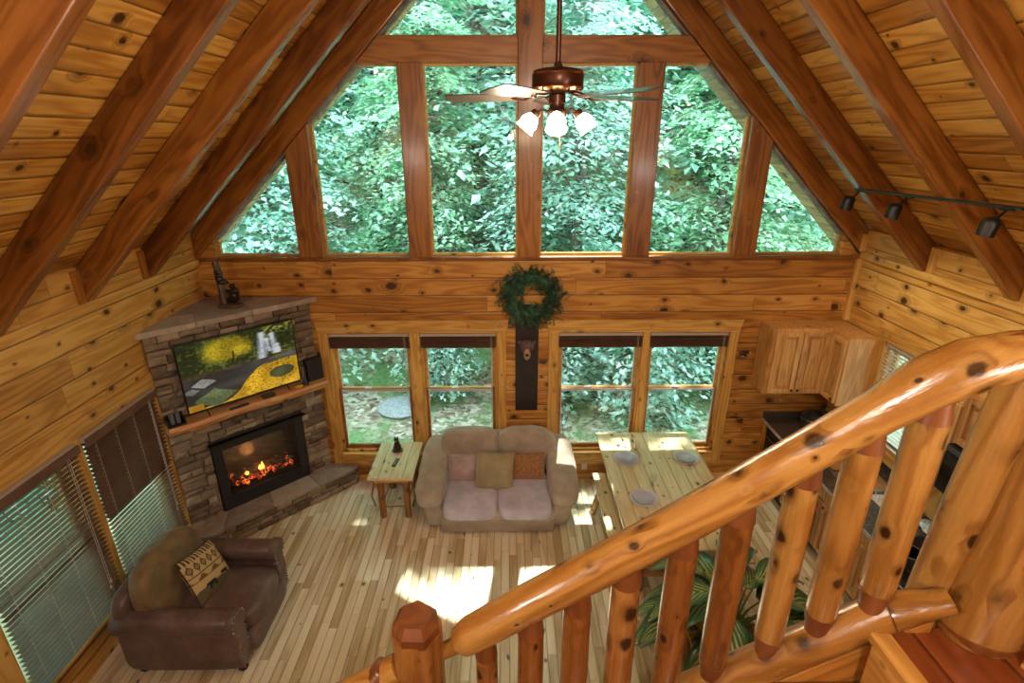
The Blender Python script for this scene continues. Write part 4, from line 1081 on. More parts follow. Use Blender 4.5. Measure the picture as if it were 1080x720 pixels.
for s in (-1, 1):
    m = MB()  # rolled arm, tube with a scroll front that widens
    R_ = .105
    m.ring([(s * .41, y, .535 + .01 * math.sin(y * 5)) for y in (-.40, -.37, -.2, 0, .2, .40, .52, .545)], lambda i, a: (R_ * .92, R_, R_, R_ * .98, R_, R_, R_ * .95, R_ * .7)[i], 18)
    m.build('arm_roll', M['leather'], ac, smooth=True)
    m = MB(); m.soft((s * .405, .03, .31), (.17, .96, .48), 8, 10); m.build('arm_side', M['leather'], ac, smooth=True)
    # front scroll panel: outline with a roll at the top and a curved waist flowing to the foot
    def outline():
        pts = []
        for k in range(13):
            a = rad(-55) + rad(290) * k / 12
            pts.append((s * .41 + s * .112 * math.cos(a), .535 + .112 * math.sin(a)))
        pts += [(s * .325, .43), (s * .33, .30), (s * .33, .09), (s * .475, .09), (s * .485, .28), (s * .475, .40)]
        return pts
    pl_ = outline()
    m = MB(); m.prism(pl_ if s > 0 else pl_[::-1], 'Y', -.455, -.395); m.build('scroll_front', M['leather'], ac, bevel=.012)
    m = MB(); n = len(pl_); cxx, czz = s * .41, .40
    for i in range(n):
        a, b_ = Vector(pl_[i]), Vector(pl_[(i + 1) % n]); L = (b_ - a).length; k = max(1, round(L / .034))
        for j in range(k):
            q = a.lerp(b_, j / k)
            cc = Vector((cxx, min(max(q.y, .12), .535))); q = q + (cc - q).normalized() * .014
            m.sphere((q.x, -.459, q.y), (.0078, .006, .0078), 8, 5)
    m.build('nailhead_trim', M['nail'], ac, smooth=True)
m = MB(); m.soft((0, .46, .50), (.94, .16, .62), 5, 12); m.build('back_frame', M['leather'], ac, smooth=True)
m = MB()
def backfn(u, w):
    dr = -.05 * (abs(u.x) ** 2.5) * max(0, u.z)
    ruch = .014 * math.sin(w.x * 42) * max(0, u.z) ** 2 * max(0, .3 + u.y)
    return wr(.014, 5, 9)(u, w + Vector((0, 0, dr + ruch)))
m.soft((0, .30, .68), (.80, .26, .58), 3.2, 22, backfn, RX(-13)); m.build('back_cushion', M['olive'], ac, smooth=True)
for s in (-1, 1):
    for y in (-.40, .42): m = MB(); m.lathe([(.03, 0), (.042, .02), (.045, .09)], (s * .40, y, 0), 10); m.build('foot', M['black_matte'], ac)
ac.location = (-2.655, 3.66, 0); ac.rotation_euler = (0, 0, rad(90))
# pillow with black bears: woven picture in vertex colours
bp_ = plain('woven_lodge_fabric', (.3, .2, .1), .85)
def lodge_mat():
    m, nt, b = newmat('woven_bear_fabric'); g = G(nt); at = g.n('ShaderNodeAttribute'); at.attribute_name = 'weave'
    g.set(b.inputs['Base Color'], at.outputs['Color']); b.inputs['Roughness'].default_value = .9; p = g.n('ShaderNodeTexCoord').outputs['Object']
    g.set(b.inputs['Normal'], g.bump(g.noise(p, 160, 2), .4, .006)); return m
t = thing('bear_pillow', 'tan and brown woven pillow with walking black bears, on the armchair', 'pillow', (-2.68, 3.70, .62))
n = 48; vs = []; fs = []; cl = []
Rp = Matrix.Rotation(rad(90), 3, 'Z') @ RX(-30) @ RYm(14)
tan, blk, brn, ol = (.50, .36, .17), (.012, .01, .01), (.16, .075, .03), (.10, .09, .045)
def bearshape(u, v, cx, cy, s):
    x, y = (u - cx) / s, (v - cy) / s
    if (x / 1.0) ** 2 + ((y - .1) / .5) ** 2 < 1: return True
    if ((x + 1.05) / .42) ** 2 + ((y - .15) / .34) ** 2 < 1: return True
    if ((x + 1.42) / .22) ** 2 + ((y - .05) / .16) ** 2 < 1: return True
    for q in (-.75, -.45, .5, .8):
        if abs(x - q) < .14 and -.95 < y < .1: return True
    return False
def weave(u, v):
    if v > .86: c = tan if int(u * 26) % 2 else blk
    elif v > .60:
        c = tan; q = (u * 6) % 1; d = abs(q - .5) + abs((v - .73) / .26)
        if .22 < d < .42 or d < .1: c = blk
    elif v > .57: c = blk
    elif v > .47: c = tan if math.sin(u * 19) + (v - .52) * 20 > -.4 else brn
    elif v > .45: c = brn
    elif v > .12:
        c = tan if v > .26 + .03 * math.sin(u * 14) else ol
        if bearshape(u, v, .36, .27, .105) or bearshape(u, v, .76, .30, .085): c = blk
    else: c = ol if int(u * 20 + v * 30) % 3 else brn
    return c
w_, h_, th = .44, .43, .15
for side in (-1, 1):
    for j in range(n + 1):
        for i in range(n + 1):
            u, v = -1 + 2 * i / n, -1 + 2 * j / n
            d = th * .5 * max(0, (1 - abs(u) ** 2.6) * (1 - abs(v) ** 2.6)) ** .5
            x = u * w_ / 2 * (1 - .055 * (1 - v * v) * u * u); z = v * h_ / 2 * (1 - .055 * (1 - u * u) * v * v)
            vs.append(Vector((-2.68, 3.70, .625)) + Rp @ Vector((x, side * d, z))); cl.append(weave((u + 1) / 2, (v + 1) / 2))
    b = (0 if side < 0 else (n + 1) ** 2)
    for j in range(n):
        for i in range(n):
            a = b + j * (n + 1) + i; q = (a, a + 1, a + n + 2, a + n + 1); fs.append(q if side < 0 else q[::-1])
m = MB(); m.add(vs, fs); o = m.build('cushion', lodge_mat(), t, smooth=True)
ca = o.data.color_attributes.new('weave', 'FLOAT_COLOR', 'POINT'); ca.data.foreach_set('color', [q for c in cl for q in (*c, 1.0)])
m = MB(); pts = []
for k in range(4 * 12 + 1):
    s, r = divmod(k % 48, 12); f = -1 + 2 * r / 12; u, v = ((f, -1), (1, f), (-f, 1), (-1, -f))[s]
    pts.append(Vector((-2.68, 3.70, .625)) + Rp @ Vector((u * w_ / 2 * (1 - .055 * (1 - v * v)), 0, v * h_ / 2 * (1 - .055 * (1 - u * u)))))
m.tube(pts, .007, 6); m.build('piping', plain('dark_piping', (.05, .03, .02), .8), t, smooth=True)

# ================================================================== LOG SIDE TABLE
st = thing('log_side_table', 'small pale pine side table with log legs between the fireplace and the loveseat', 'side table', (-1.35, 5.48, 0))
m = MB(); m.bb(-1.61, -1.09, 5.10, 5.88, .562, .60); Mx = Matrix.Translation((-1.35, 5.48, .58)); m.build('table_top', M['table_y'], st, bevel=.008, Mx=Mx)
m = MB(); m.bb(-1.55, -1.15, 5.16, 5.19, .49, .562); m.bb(-1.55, -1.15, 5.79, 5.82, .49, .562); m.bb(-1.55, -1.52, 5.19, 5.79, .49, .562); m.bb(-1.18, -1.15, 5.19, 5.79, .49, .562); m.build('apron', M['trim_x'], st, bevel=.004)
for x, y in ((-1.49, 5.20), (-1.19, 5.20), (-1.49, 5.76), (-1.19, 5.76)):
    m = MB(); rs = [random.uniform(.038, .043) for _ in range(6)]
    m.ring([(x + random.uniform(-.003, .003), y, .56 * k / 5) for k in range(6)], lambda i, a: rs[i] * (1 + .04 * math.sin(2 * a + i)), 12)
    m.build('leg', M['logr'], st, smooth=True, Mx=Matrix.Translation((x, y, .28)))
def twig(p0, p1, r=.008):
    m = MB(); p0, p1 = Vector(p0), Vector(p1); pts = [p0.lerp(p1, k / 6) + Vector((random.uniform(-.01, .01), 0, random.uniform(-.008, .012))) for k in range(7)]
    m.tube(pts, [r * random.uniform(.8, 1.2) for _ in pts], 6); return m
for a, b in (((-1.53, 5.20, .13), (-1.15, 5.20, .13)), ((-1.49, 5.15, .15), (-1.49, 5.80, .15)), ((-1.19, 5.15, .15), (-1.19, 5.80, .15))):
    twig(a, b).build('twig_stretcher', M['logr'], st, smooth=True)
for x in (-1.56, -1.13):
    m = MB(); m.tube([(x, 5.18, .15), (x - (.035 if x < -1.3 else -.035), 5.17, .3), (x, 5.19, .48)], [.011, .008, .010], 6); m.build('bent_twig', M['logr'], st, smooth=True)
# owl-like carved cat figurine
t = thing('cat_figurine', 'small dark sitting cat figurine on the side table', 'figurine', (-1.365, 5.66, .60))
cx, cy, cz = -1.365, 5.66, .601
m = MB(); m.soft((cx, cy, cz + .014), (.135, .11, .03), 2.6, 7, wr(.006, 30, 2)); m.build('base', M['stump'], t, smooth=True)
m = MB(); m.lathe([(.001, .02), (.048, .025), (.05, .06), (.038, .10), (.026, .135), (.022, .15), (.001, .155)], (cx, cy, cz), 14); m.sphere((cx - .004, cy - .01, cz + .168), (.030, .031, .027), 12, 8)
for s in (-1, 1): m.lathe([(.011, 0), (.007, .014), (.001, .026)], (cx + s * .017, cy - .006, cz + .186), 6); m.tube([(cx + s * .018, cy - .035, cz + .09), (cx + s * .018, cy - .05, cz + .03)], [.012, .012], 8)
m.build('cat_body', M['bronze_bear'], t, smooth=True)
m = MB(); m.sphere((cx - .004, cy - .038, cz + .163), (.014, .008, .010), 8, 5); m.build('muzzle', plain('tan_muzzle', (.4, .28, .12), .5), t, smooth=True)
t = thing('remote_control', 'dark grey remote control lying on the log side table', 'remote', (-1.34, 5.40, .60))
R = Matrix.Rotation(rad(-8), 3, 'Z')
m = MB(); m.box((-1.34, 5.40, .611), (.045, .16, .02), R); m.build('body', plain('dark_blue_grey', (.04, .045, .06), .4), t, bevel=.006)
m = MB()
for j in range(5):
    for i in (-1, 0, 1): m.box(Vector((-1.34, 5.40, .6225)) + R @ Vector((i * .012, -.05 + j * .022, 0)), (.007, .009, .003), R)
m.build('buttons', plain('grey_button', (.25, .26, .30), .5), t)

# ================================================================== DINING TABLE, BENCHES, PLACE SETTINGS
dt = thing('dining_table', 'long pale pine dining table standing against the right gable window', 'dining table', (1.66, 4.81, 0))
m = MB(); m.bb(1.09, 2.235, 3.78, 5.835, .705, .75); m.build('table_top', M['table_y'], dt, bevel=.008, Mx=Matrix.Translation((1.66, 4.8, .73)))
m = MB(); m.bb(1.22, 2.10, 3.98, 4.02, .61, .705); m.bb(1.22, 2.10, 5.60, 5.64, .61, .705); m.bb(1.22, 1.26, 4.02, 5.60, .61, .705); m.bb(2.06, 2.10, 4.02, 5.60, .61, .705); m.build('apron', M['trim_y'], dt, bevel=.004)
def loglimb(parent, p0, p1, r, mat=M['logr'], name='leg', taper=1.0):
    p0, p1 = Vector(p0), Vector(p1); m = MB(); rs = [r * random.uniform(.95, 1.05) for _ in range(6)]; rs[0] *= taper
    m.ring([p0.lerp(p1, k / 5) for k in range(6)], lambda i, a: rs[i] * (1 + .03 * math.sin(2 * a + i)), 14)
    return m.build(name, mat, parent, smooth=True, Mx=frame((p0 + p1) / 2, p1 - p0))
for x, y in ((1.27, 4.08), (2.05, 4.08), (1.27, 5.54), (2.05, 5.54)): loglimb(dt, (x, y, 0), (x, y, .705), .055)
loglimb(dt, (1.66, 4.08, .2), (1.66, 5.54, .2), .04, M['log'], 'stretcher')
for y in (4.08, 5.54): loglimb(dt, (1.27, y, .2), (2.05, y, .2), .035, M['log'], 'stretcher')
def bench(x0, x1, y0, y1, lab):
    b = thing('log_bench', lab, 'bench', ((x0 + x1) / 2, (y0 + y1) / 2, 0), 0, 'benches along the dining table')
    m = MB(); m.bb(x0, x1, y0, y1, .41, .45); m.build('seat', M['table_y'], b, bevel=.008, Mx=Matrix.Translation(((x0 + x1) / 2, (y0 + y1) / 2, .43)))
    for y, dy in ((y0 + .22, -.04), (y1 - .22, .04)):
        for x, dx in ((x0 + .08, -.085), (x1 - .08, .085)): loglimb(b, (x + dx, y + dy, 0), (x, y, .41), .038, M['log'])
        loglimb(b, (x0 + .02, y, .30), (x1 - .02, y, .30), .024, M['log'], 'stretcher')
bench(1.0, 1.30, 3.95, 5.40, 'pale pine log bench on the loveseat side of the dining table')
bench(2.02, 2.34, 3.95, 5.40, 'pale pine log bench on the kitchen side of the dining table')
M['china'] = plain('lavender_white_china', (.64, .60, .70), .16, coat=.6); M['china2'] = plain('lavender_china', (.47, .47, .66), .16, coat=.6)
plates = [(1.348, 5.228, 'at the far left of the dining table'), (2.035, 5.23, 'at the far right of the dining table'), (1.376, 4.503, 'at the near left of the dining table'), (2.0, 4.45, 'at the near right table corner, behind the railing')]
for i, (x, y, w_) in enumerate(plates):
    if i == 0:
        p1 = thing('dinner_plate', '', 'plate', (x, y, .751), 0, 'dinner plates on the table')
        m = MB(); m.lathe([(.001, .003), (.08, .003), (.095, .008), (.148, .020), (.150, .017), (.10, .0), (.001, 0)], (x, y, .751), 40); m.build('dish', M['china'], p1, smooth=True)
        p2 = thing('salad_plate', '', 'plate', (x, y, .757), 0, 'salad plates on the table')
        m = MB(); m.lathe([(.001, .004), (.06, .004), (.07, .008), (.108, .018), (.110, .015), (.075, .0), (.001, 0)], (x, y, .761), 36); m.build('dish', M['china2'], p2, smooth=True)
        a, b = p1, p2
    else:
        a, b = copy_tree(p1), copy_tree(p2); a.location = (x, y, .751); b.location = (x, y, .757)
    a['label'] = 'large lavender white dinner plate ' + w_; b['label'] = 'small plate stacked on the dinner plate ' + w_.replace(' of the dining table', ' of the table')
for i, (px_, py_, w_) in enumerate([(1.50, 5.36, 'beside the far left plates'), (2.02, 5.02, 'beside the far right plates'), (1.52, 4.72, 'beside the near left plates')]):
    if i == 0:
        g0 = thing('drinking_glass', '', 'glass', (px_, py_, .751), 0, 'glasses on the dining table')
        m = MB(); m.lathe([(.030, 0), (.030, .004), (.008, .010), (.008, .045), (.030, .075), (.036, .11), (.033, .15), (.031, .15), (.034, .11), (.028, .078), (.003, .052)], (px_, py_, .751), 24); m.build('bowl', M['clear'], g0, smooth=True); a = g0
    else: a = copy_tree(g0); a.location = (px_, py_, .751)
    a['label'] = 'clear stemmed glass on the dining table ' + w_

# ================================================================== WREATH, BEAR PLAQUE, SMALL WALL THINGS
wx, wz = .272, 2.508
wr_ = thing('evergreen_wreath', 'round dark green evergreen wreath hanging above the bear plaque', 'wreath', (wx, D - .06, wz))
m = MB(); rnd = random.Random(5)
gm = plain('evergreen_needles', (.012, .055, .025), .6, nscale=9, namp=.7)
gm2 = plain('evergreen_tips', (.04, .13, .06), .6, nscale=9, namp=.5)
m2 = MB()
for k in range(560):
    a = rnd.uniform(0, 2 * PI); rr = .24 + rnd.gauss(0, .062); q = rnd.uniform(0, 2 * PI)
    c = Vector((wx + rr * math.cos(a), D - .07 - .04 * math.cos(q) , wz + rr * math.sin(a) * .95))
    d = Vector((math.cos(a + rnd.gauss(.9, .9)), -.45 + rnd.gauss(0, .3), math.sin(a + rnd.gauss(.9, .9)))).normalized(); L = rnd.uniform(.06, .13)
    e = c + d * L
    if e.y > D - .012: e.y = D - .012
    if c.y > D - .015: c.y = D - .015
    mm_ = m if rnd.random() < .8 else m2
    mm_.tube([c, e], [.003, .0015], 4)
    side = d.cross(Vector((0, 1, 0))).normalized(); oth = d.cross(side)
    for t_ in range(9):
        b = c.lerp(e, t_ / 8)
        for sg in (-1, 1):
            dr = (d * .8 + (side * sg + oth * rnd.uniform(-.8, .8))).normalized() * rnd.uniform(.02, .034); tip = b + dr
            if tip.y > D - .004: tip.y = D - .004
            w3 = dr.cross(oth).normalized() * .0028
            i = len(mm_.v); mm_.v += [b - w3, b + w3, tip]; mm_.f.append((i, i + 1, i + 2)); mm_.m.append(0)
m.build('needles', gm, wr_); m2.build('light_tips', gm2, wr_)
m = MB(); m.tube([(wx + .235 * math.cos(2 * PI * k / 30), D - .06, wz + .225 * math.sin(2 * PI * k / 30)) for k in range(31)], .052, 10); m.build('ring', gm, wr_, smooth=True)
pq = thing('bear_plaque', 'tall black board with a carved bear face, hanging under the wreath', 'plaque', (.22, D - .02, 1.6))
m = MB(); m.bb(.085, .358, D - .028, D - .002, 1.03, 2.40); m.build('board', plain('black_stained_board', (.018, .012, .011), .55, nscale=4, namp=.4, bump=.3), pq, bevel=.004)
m = MB(); fx, fz = .222, 1.86
m.sphere((fx, D - .04, fz + .03), (.095, .05, .085), 16, 10)
for s in (-1, 1): m.sphere((fx + s * .085, D - .035, fz + .075), (.028, .02, .03), 10, 6)
m.build('bear_head', plain('dark_bear_fur', (.10, .055, .055), .6, nscale=30, namp=.5, bump=.6, bscale=90), pq, smooth=True)
m = MB(); m.sphere((fx, D - .085, fz - .055), (.043, .05, .075), 14, 8); m.build('muzzle', plain('tan_bear_muzzle', (.42, .26, .16), .55), pq, smooth=True)
m = MB(); m.sphere((fx, D - .135, fz - .045), (.022, .012, .020), 10, 6)
for s in (-1, 1): m.sphere((fx + s * .036, D - .082, fz + .02), .007, 8, 5)
m.build('nose_and_eyes', M['black'], pq, smooth=True)
m = MB(); m.sphere((fx, D - .11, fz - .085), (.022, .018, .010), 10, 6); m.build('lower_lip', plain('pale_lip', (.6, .5, .42), .5), pq, smooth=True)
t = thing('wall_outlet', 'cream electrical outlet low on the wall between loveseat and bench', 'outlet', (.985, D, .195))
m = MB(); m.bb(.95, 1.02, D - .008, D - .0005, .14, .25); m.build('cover_plate', M['cream'], t, bevel=.002)
m = MB()
for z in (.17, .22): m.bb(.970, .974, D - .0095, D - .0075, z - .006, z + .006); m.bb(.996, 1.0, D - .0095, D - .0075, z - .006, z + .006)
m.build('slots', M['black'], t)
t = thing('wall_hook', 'small dark bear-shaped hook on the wall left of the kitchen cabinets', 'hook', (2.82, D - .03, 1.775))
m = MB(); m.sphere((2.82, D - .025, 1.785), (.050, .022, .032), 12, 8); m.sphere((2.868, D - .03, 1.80), (.024, .02, .022), 10, 6)
for q in (-.03, -.005, .03): m.tube([(2.82 + q, D - .025, 1.775), (2.82 + q, D - .03, 1.735)], [.012, .009], 6)
m.build('body', M['bronze_bear'], t, smooth=True)
m = MB(); m.sphere((2.893, D - .04, 1.795), (.010, .010, .009), 8, 5); m.tube([(2.785, D - .02, 1.76), (2.80, D - .05, 1.745), (2.82, D - .045, 1.752)], .005, 6); m.build('pale_marks', M['cream'], t, smooth=True)
# ================================================================== KITCHEN
def panel_door(parent, axis, fixed, a0, a1, z0, z1, out, knob_at=None, mat=None, th=.028):
    """raised-panel door. axis 'X': door spans x (faces -y at y=fixed); axis 'Y': spans y (faces -x at x=fixed)"""
    mat = mat or (M['cab_zx'] if axis == 'X' else M['cab_z'])
    m = MB(); e = .055
    def bb(m, p, q, z_0, z_1, d0, d1):
        if axis == 'X': m.bb(p, q, fixed - d1, fixed - d0, z_0, z_1)
        else: m.bb(fixed - d1, fixed - d0, p, q, z_0, z_1)
    bb(m, a0, a0 + e, z0, z1, 0, th); bb(m, a1 - e, a1, z0, z1, 0, th); bb(m, a0 + e, a1 - e, z0, z0 + e, 0, th); bb(m, a0 + e, a1 - e, z1 - e, z1, 0, th)
    c = ((a0 + a1) / 2, fixed, (z0 + z1) / 2) if axis == 'X' else (fixed, (a0 + a1) / 2, (z0 + z1) / 2)
    dr = m.build('door', mat, parent, bevel=.003, Mx=Matrix.Translation(c))
    m = MB(); bb(m, a0 + e, a1 - e, z0 + e, z1 - e, 0, th * .15); bb(m, a0 + e + .035, a1 - e - .035, z0 + e + .035, z1 - e - .035, th * .15, th * .8)
    m.build('panel', mat, dr, bevel=.007, Mx=Matrix.Translation(c))
    if knob_at:
        ka, kz = knob_at; m = MB(); k = (ka, fixed - th - .012, kz) if axis == 'X' else (fixed - th - .012, ka, kz)
        m.sphere(k, .014, 10, 6); m.tube([k, (k[0], k[1] + .014, k[2]) if axis == 'X' else (k[0] + .014, k[1], k[2])], .006, 6)
        m.build('knob', M['black_metal'], dr, smooth=True)
    return dr
c1 = thing('wall_cabinet', 'knotty pine two-door cabinet hung on the gable wall in the kitchen corner', 'cabinet', (3.3, 5.76, 1.38), 0, 'kitchen wall cabinets')
m = MB(); m.bb(2.975, 3.652, 5.60, D - .004, 1.385, 2.195); m.build('body', M['cab_z'], c1, bevel=.004, Mx=Matrix.Translation((3.3, 5.76, 1.8)))
panel_door(c1, 'X', 5.60, 3.015, 3.315, 1.41, 2.16, 1, (3.285, 1.45)); panel_door(c1, 'X', 5.60, 3.325, 3.625, 1.41, 2.16, 1, (3.355, 1.45))
c2 = thing('wall_cabinet', 'knotty pine one-door cabinet on the right wall, left of the kitchen window', 'cabinet', (3.82, 5.5, 1.38), 0, 'kitchen wall cabinets')
m = MB(); m.bb(3.655, XR - .004, 5.295, D - .004, 1.385, 2.18); m.build('body', M['cab_z'], c2, bevel=.004, Mx=Matrix.Translation((3.8, 5.5, 1.8)))
panel_door(c2, 'Y', 3.655, 5.315, 5.575, 1.41, 2.15, 1, (5.345, 1.45))
c3 = thing('wall_cabinet', 'pale pine cabinet above the microwave on the right wall', 'cabinet', (3.8, 3.4, 1.9), 0, 'kitchen wall cabinets')
m = MB(); m.bb(3.65, XR - .004, 3.00, 3.76, 1.865, 2.32); m.build('body', M['cab_z'], c3, bevel=.004, Mx=Matrix.Translation((3.8, 3.4, 2.1)))
panel_door(c3, 'Y', 3.65, 3.39, 3.75, 1.88, 2.30, 1, (3.42, 1.92)); panel_door(c3, 'Y', 3.65, 3.01, 3.37, 1.88, 2.30, 1, (3.34, 1.92))
c4 = thing('wall_cabinet', 'pine cabinet between the kitchen window and the microwave', 'cabinet', (3.8, 3.9, 1.4), 0, 'kitchen wall cabinets')
m = MB(); m.bb(3.66, XR - .004, 3.765, 4.20, 1.40, 2.20); m.build('body', M['cab_z'], c4, bevel=.004, Mx=Matrix.Translation((3.8, 3.98, 1.8)))
panel_door(c4, 'Y', 3.66, 3.78, 4.19, 1.42, 2.18, 1, (4.15, 1.46))
mw = thing('microwave', 'black microwave mounted under the cabinet above the stove', 'microwave', (3.78, 3.38, 1.43))
m = MB(); m.bb(3.60, XR - .004, 3.01, 3.755, 1.435, 1.86); m.build('body', M['black'], mw, bevel=.006)
m = MB(); m.bb(3.582, 3.60, 3.20, 3.74, 1.45, 1.80); m.build('door', plain('black_glass', (.01, .01, .014), .08), mw, bevel=.004)
m = MB(); m.tube([(3.57, 3.22, 1.48), (3.555, 3.22, 1.5), (3.555, 3.22, 1.76), (3.57, 3.22, 1.78)], .008, 8); m.build('handle', M['steel'], mw, smooth=True)
m = MB(); m.bb(3.58, 3.60, 3.02, 3.18, 1.45, 1.80); m.bb(3.585, 3.60, 3.02, 3.74, 1.81, 1.85); m.build('control_panel', plain('dark_grey_panel', (.05, .055, .065), .3), mw)
# base cabinets
M['cab_base'] = M['cab_z']
CX = 3.265
bc = thing('base_cabinet', 'honey pine base cabinets with drawers along the right wall', 'cabinet', (3.6, 4.5, 0))
m = MB(); m.bb(CX, XR - .004, 3.77, 5.27, .10, .86); m.build('body', M['cab_z'], bc, bevel=.003, Mx=Matrix.Translation((3.6, 4.5, .5)))
m = MB(); m.bb(CX + .06, XR - .01, 3.77, 5.27, .0, .10); m.build('toe_kick', M['black_matte'], bc)
for i, (a, b) in enumerate(((3.785, 4.145), (4.155, 4.515), (4.525, 4.885), (4.895, 5.26))):
    m = MB(); m.bb(CX - .02, CX, a, b, .70, .84); m.bb(CX - .026, CX - .02, a + .03, b - .03, .725, .815); dr = m.build('drawer', M['cab_z'], bc, bevel=.003, Mx=Matrix.Translation((CX, (a + b) / 2, .77)))
    m = MB(); m.sphere((CX - .036, (a + b) / 2, .77), .014, 10, 6); m.build('knob', M['black_metal'], dr, smooth=True)
    panel_door(bc, 'Y', CX, a, b, .12, .685, 1, (b - .03, .64))
m = MB(); m.bb(CX - .025, CX - .0215, 4.55, 4.62, .50, .56); m.build('sticker', plain('red_white_sticker', (.75, .10, .18), .4), bc)
dw = thing('dishwasher', 'black dishwasher at the end of the counter by the gable wall', 'dishwasher', (3.55, 5.58, 0))
m = MB(); m.bb(3.29, XR - .01, 5.285, 5.86, .09, .858); m.build('body', M['black_matte'], dw)
m = MB(); m.bb(3.255, 3.29, 5.285, 5.86, .12, .72); m.build('door', M['black'], dw, bevel=.006)
m = MB(); m.bb(3.25, 3.29, 5.285, 5.86, .73, .855); m.build('control_panel', M['black'], dw, bevel=.006)
m = MB(); m.tube([(3.235, 5.35, .70), (3.235, 5.80, .70)], .009, 8); m.build('handle', plain('dark_handle', (.08, .08, .09), .3), dw)
m = MB(); m.bb(3.30, XR - .01, 5.29, 5.85, 0, .09); m.build('toe_kick', M['black_matte'], dw)
t = thing('filler_panel', 'narrow upright pine filler board beside the dishwasher', 'board', (3.3, 5.89, 0))
m = MB(); m.bb(3.225, XR - .01, 5.865, D - .003, 0, .858); m.build('board', M['trim_z'], t, bevel=.003, Mx=Matrix.Translation((3.3, 5.89, .43)))
M['laminate'] = plain('dark_slate_laminate', (.055, .043, .040), .22, nscale=60, namp=.4, coat=.5)
ct = thing('countertop', 'dark glossy countertop running along the right wall', 'countertop', (3.6, 4.85, .86))
SX0, SX1, SY0, SY1 = 3.42, 3.84, 4.42, 5.10
m = MB(); m.bb(3.205, SX0, 3.765, D - .003, .86, .90); m.bb(SX1, XR - .003, 3.765, D - .003, .86, .90); m.bb(SX0, SX1, 3.765, SY0, .86, .90); m.bb(SX0, SX1, SY1, D - .003, .86, .90)
m.build('slab', M['laminate'], ct, bevel=.006)
m = MB(); m.bb(XR - .022, XR - .003, 3.765, D - .025, .90, 1.0); m.bb(3.205, XR - .022, D - .022, D - .003, .90, .985); m.build('backsplash', M['laminate'], ct, bevel=.003)
m = MB(); m.bb(3.198, 3.206, 3.765, D - .003, .862, .897); m.build('edge_strip', plain('pale_edge_strip', (.45, .42, .42), .3), ct)
sk = thing('kitchen_sink', 'stainless steel double sink set into the countertop', 'sink', (3.63, 4.76, .9))
m = MB()
m.bb(SX0 - .02, SX1 + .02, SY0 - .02, SY0 + .02, .900, .906); m.bb(SX0 - .02, SX1 + .02, SY1 - .02, SY1 + .02, .900, .906); m.bb(SX0 - .02, SX0 + .02, SY0 + .02, SY1 - .02, .900, .906); m.bb(SX1 - .02, SX1 + .02, SY0 + .02, SY1 - .02, .900, .906)
m.build('rim', M['steel'], sk, bevel=.002)
for a, b in ((SY0 + .02, 4.745), (4.775, SY1 - .02)):
    m = MB(); z = .72
    m.bb(SX0 + .012, SX1 - .012, a, b, z, z + .006); m.bb(SX0 + .006, SX0 + .012, a, b, z, .9); m.bb(SX1 - .012, SX1 - .006, a, b, z, .9); m.bb(SX0 + .012, SX1 - .012, a - .006, a, z, .9); m.bb(SX0 + .012, SX1 - .012, b, b + .006, z, .9)
    bs = m.build('basin', M['steel'], sk); m = MB(); m.lathe([(.001, .006), (.03, .006), (.04, .009), (.001, .009)], ((SX0 + SX1) / 2, (a + b) / 2, z), 16); m.build('drain', M['black_metal'], bs)
t = thing('kitchen_faucet', 'curved chrome faucet behind the kitchen sink', 'faucet', (3.90, 4.76, .9))
m = MB(); m.lathe([(.03, 0), (.028, .03), (.014, .05)], (3.90, 4.76, .901), 14); m.build('base', M['steel'], t, smooth=True)
m = MB(); m.tube([(3.90, 4.76, .94), (3.90, 4.76, 1.08)] + [(3.90 - .09 + .09 * math.cos(a), 4.76, 1.10 + .09 * math.sin(a)) for a in [PI * k / 8 for k in range(9)]] + [(3.72, 4.76, 1.05)], .012, 10); m.build('spout', M['steel'], t, smooth=True)
m = MB(); m.tube([(3.90, 4.79, .97), (3.88, 4.86, .99)], [.009, .006], 8); m.build('lever', M['steel'], t, smooth=True)
# slow cooker
cx, cy, cz = 3.70, 5.66, .901
sc_ = thing('slow_cooker', 'round stainless slow cooker with black lid in the counter corner', 'slow cooker', (cx, cy, cz))
m = MB(); m.lathe([(.12, .01), (.145, .02), (.15, .13), (.152, .15)], (cx, cy, cz), 28); m.build('body', M['steel'], sc_, smooth=True)
m = MB(); m.lathe([(.13, 0), (.145, .004), (.145, .022), (.12, .022)], (cx, cy, cz), 28); m.lathe([(.152, .148), (.158, .16), (.15, .165), (.13, .16)], (cx, cy, cz), 28); m.build('base_and_rim', M['black'], sc_, smooth=True)
m = MB(); m.lathe([(.148, .163), (.13, .185), (.07, .205), (.001, .21)], (cx, cy, cz), 28); ld = m.build('lid', plain('dark_glass_lid', (.02, .02, .022), .06), sc_, smooth=True)
m = MB(); m.lathe([(.012, .205), (.022, .225), (.02, .24), (.001, .243)], (cx, cy, cz), 12); m.build('lid_knob', M['black'], ld, smooth=True)
for s in (-1, 1):
    m = MB(); m.soft((cx + s * .165 * math.cos(rad(200)), cy + s * .165 * math.sin(rad(200)), cz + .115), (.05, .09, .03), 3, 5); m.build('handle', M['black'], sc_, smooth=True)
m = MB(); m.sphere((cx - .06, cy - .145, cz + .05), (.02, .012, .02), 10, 6); m.build('dial', M['black'], sc_, smooth=True)
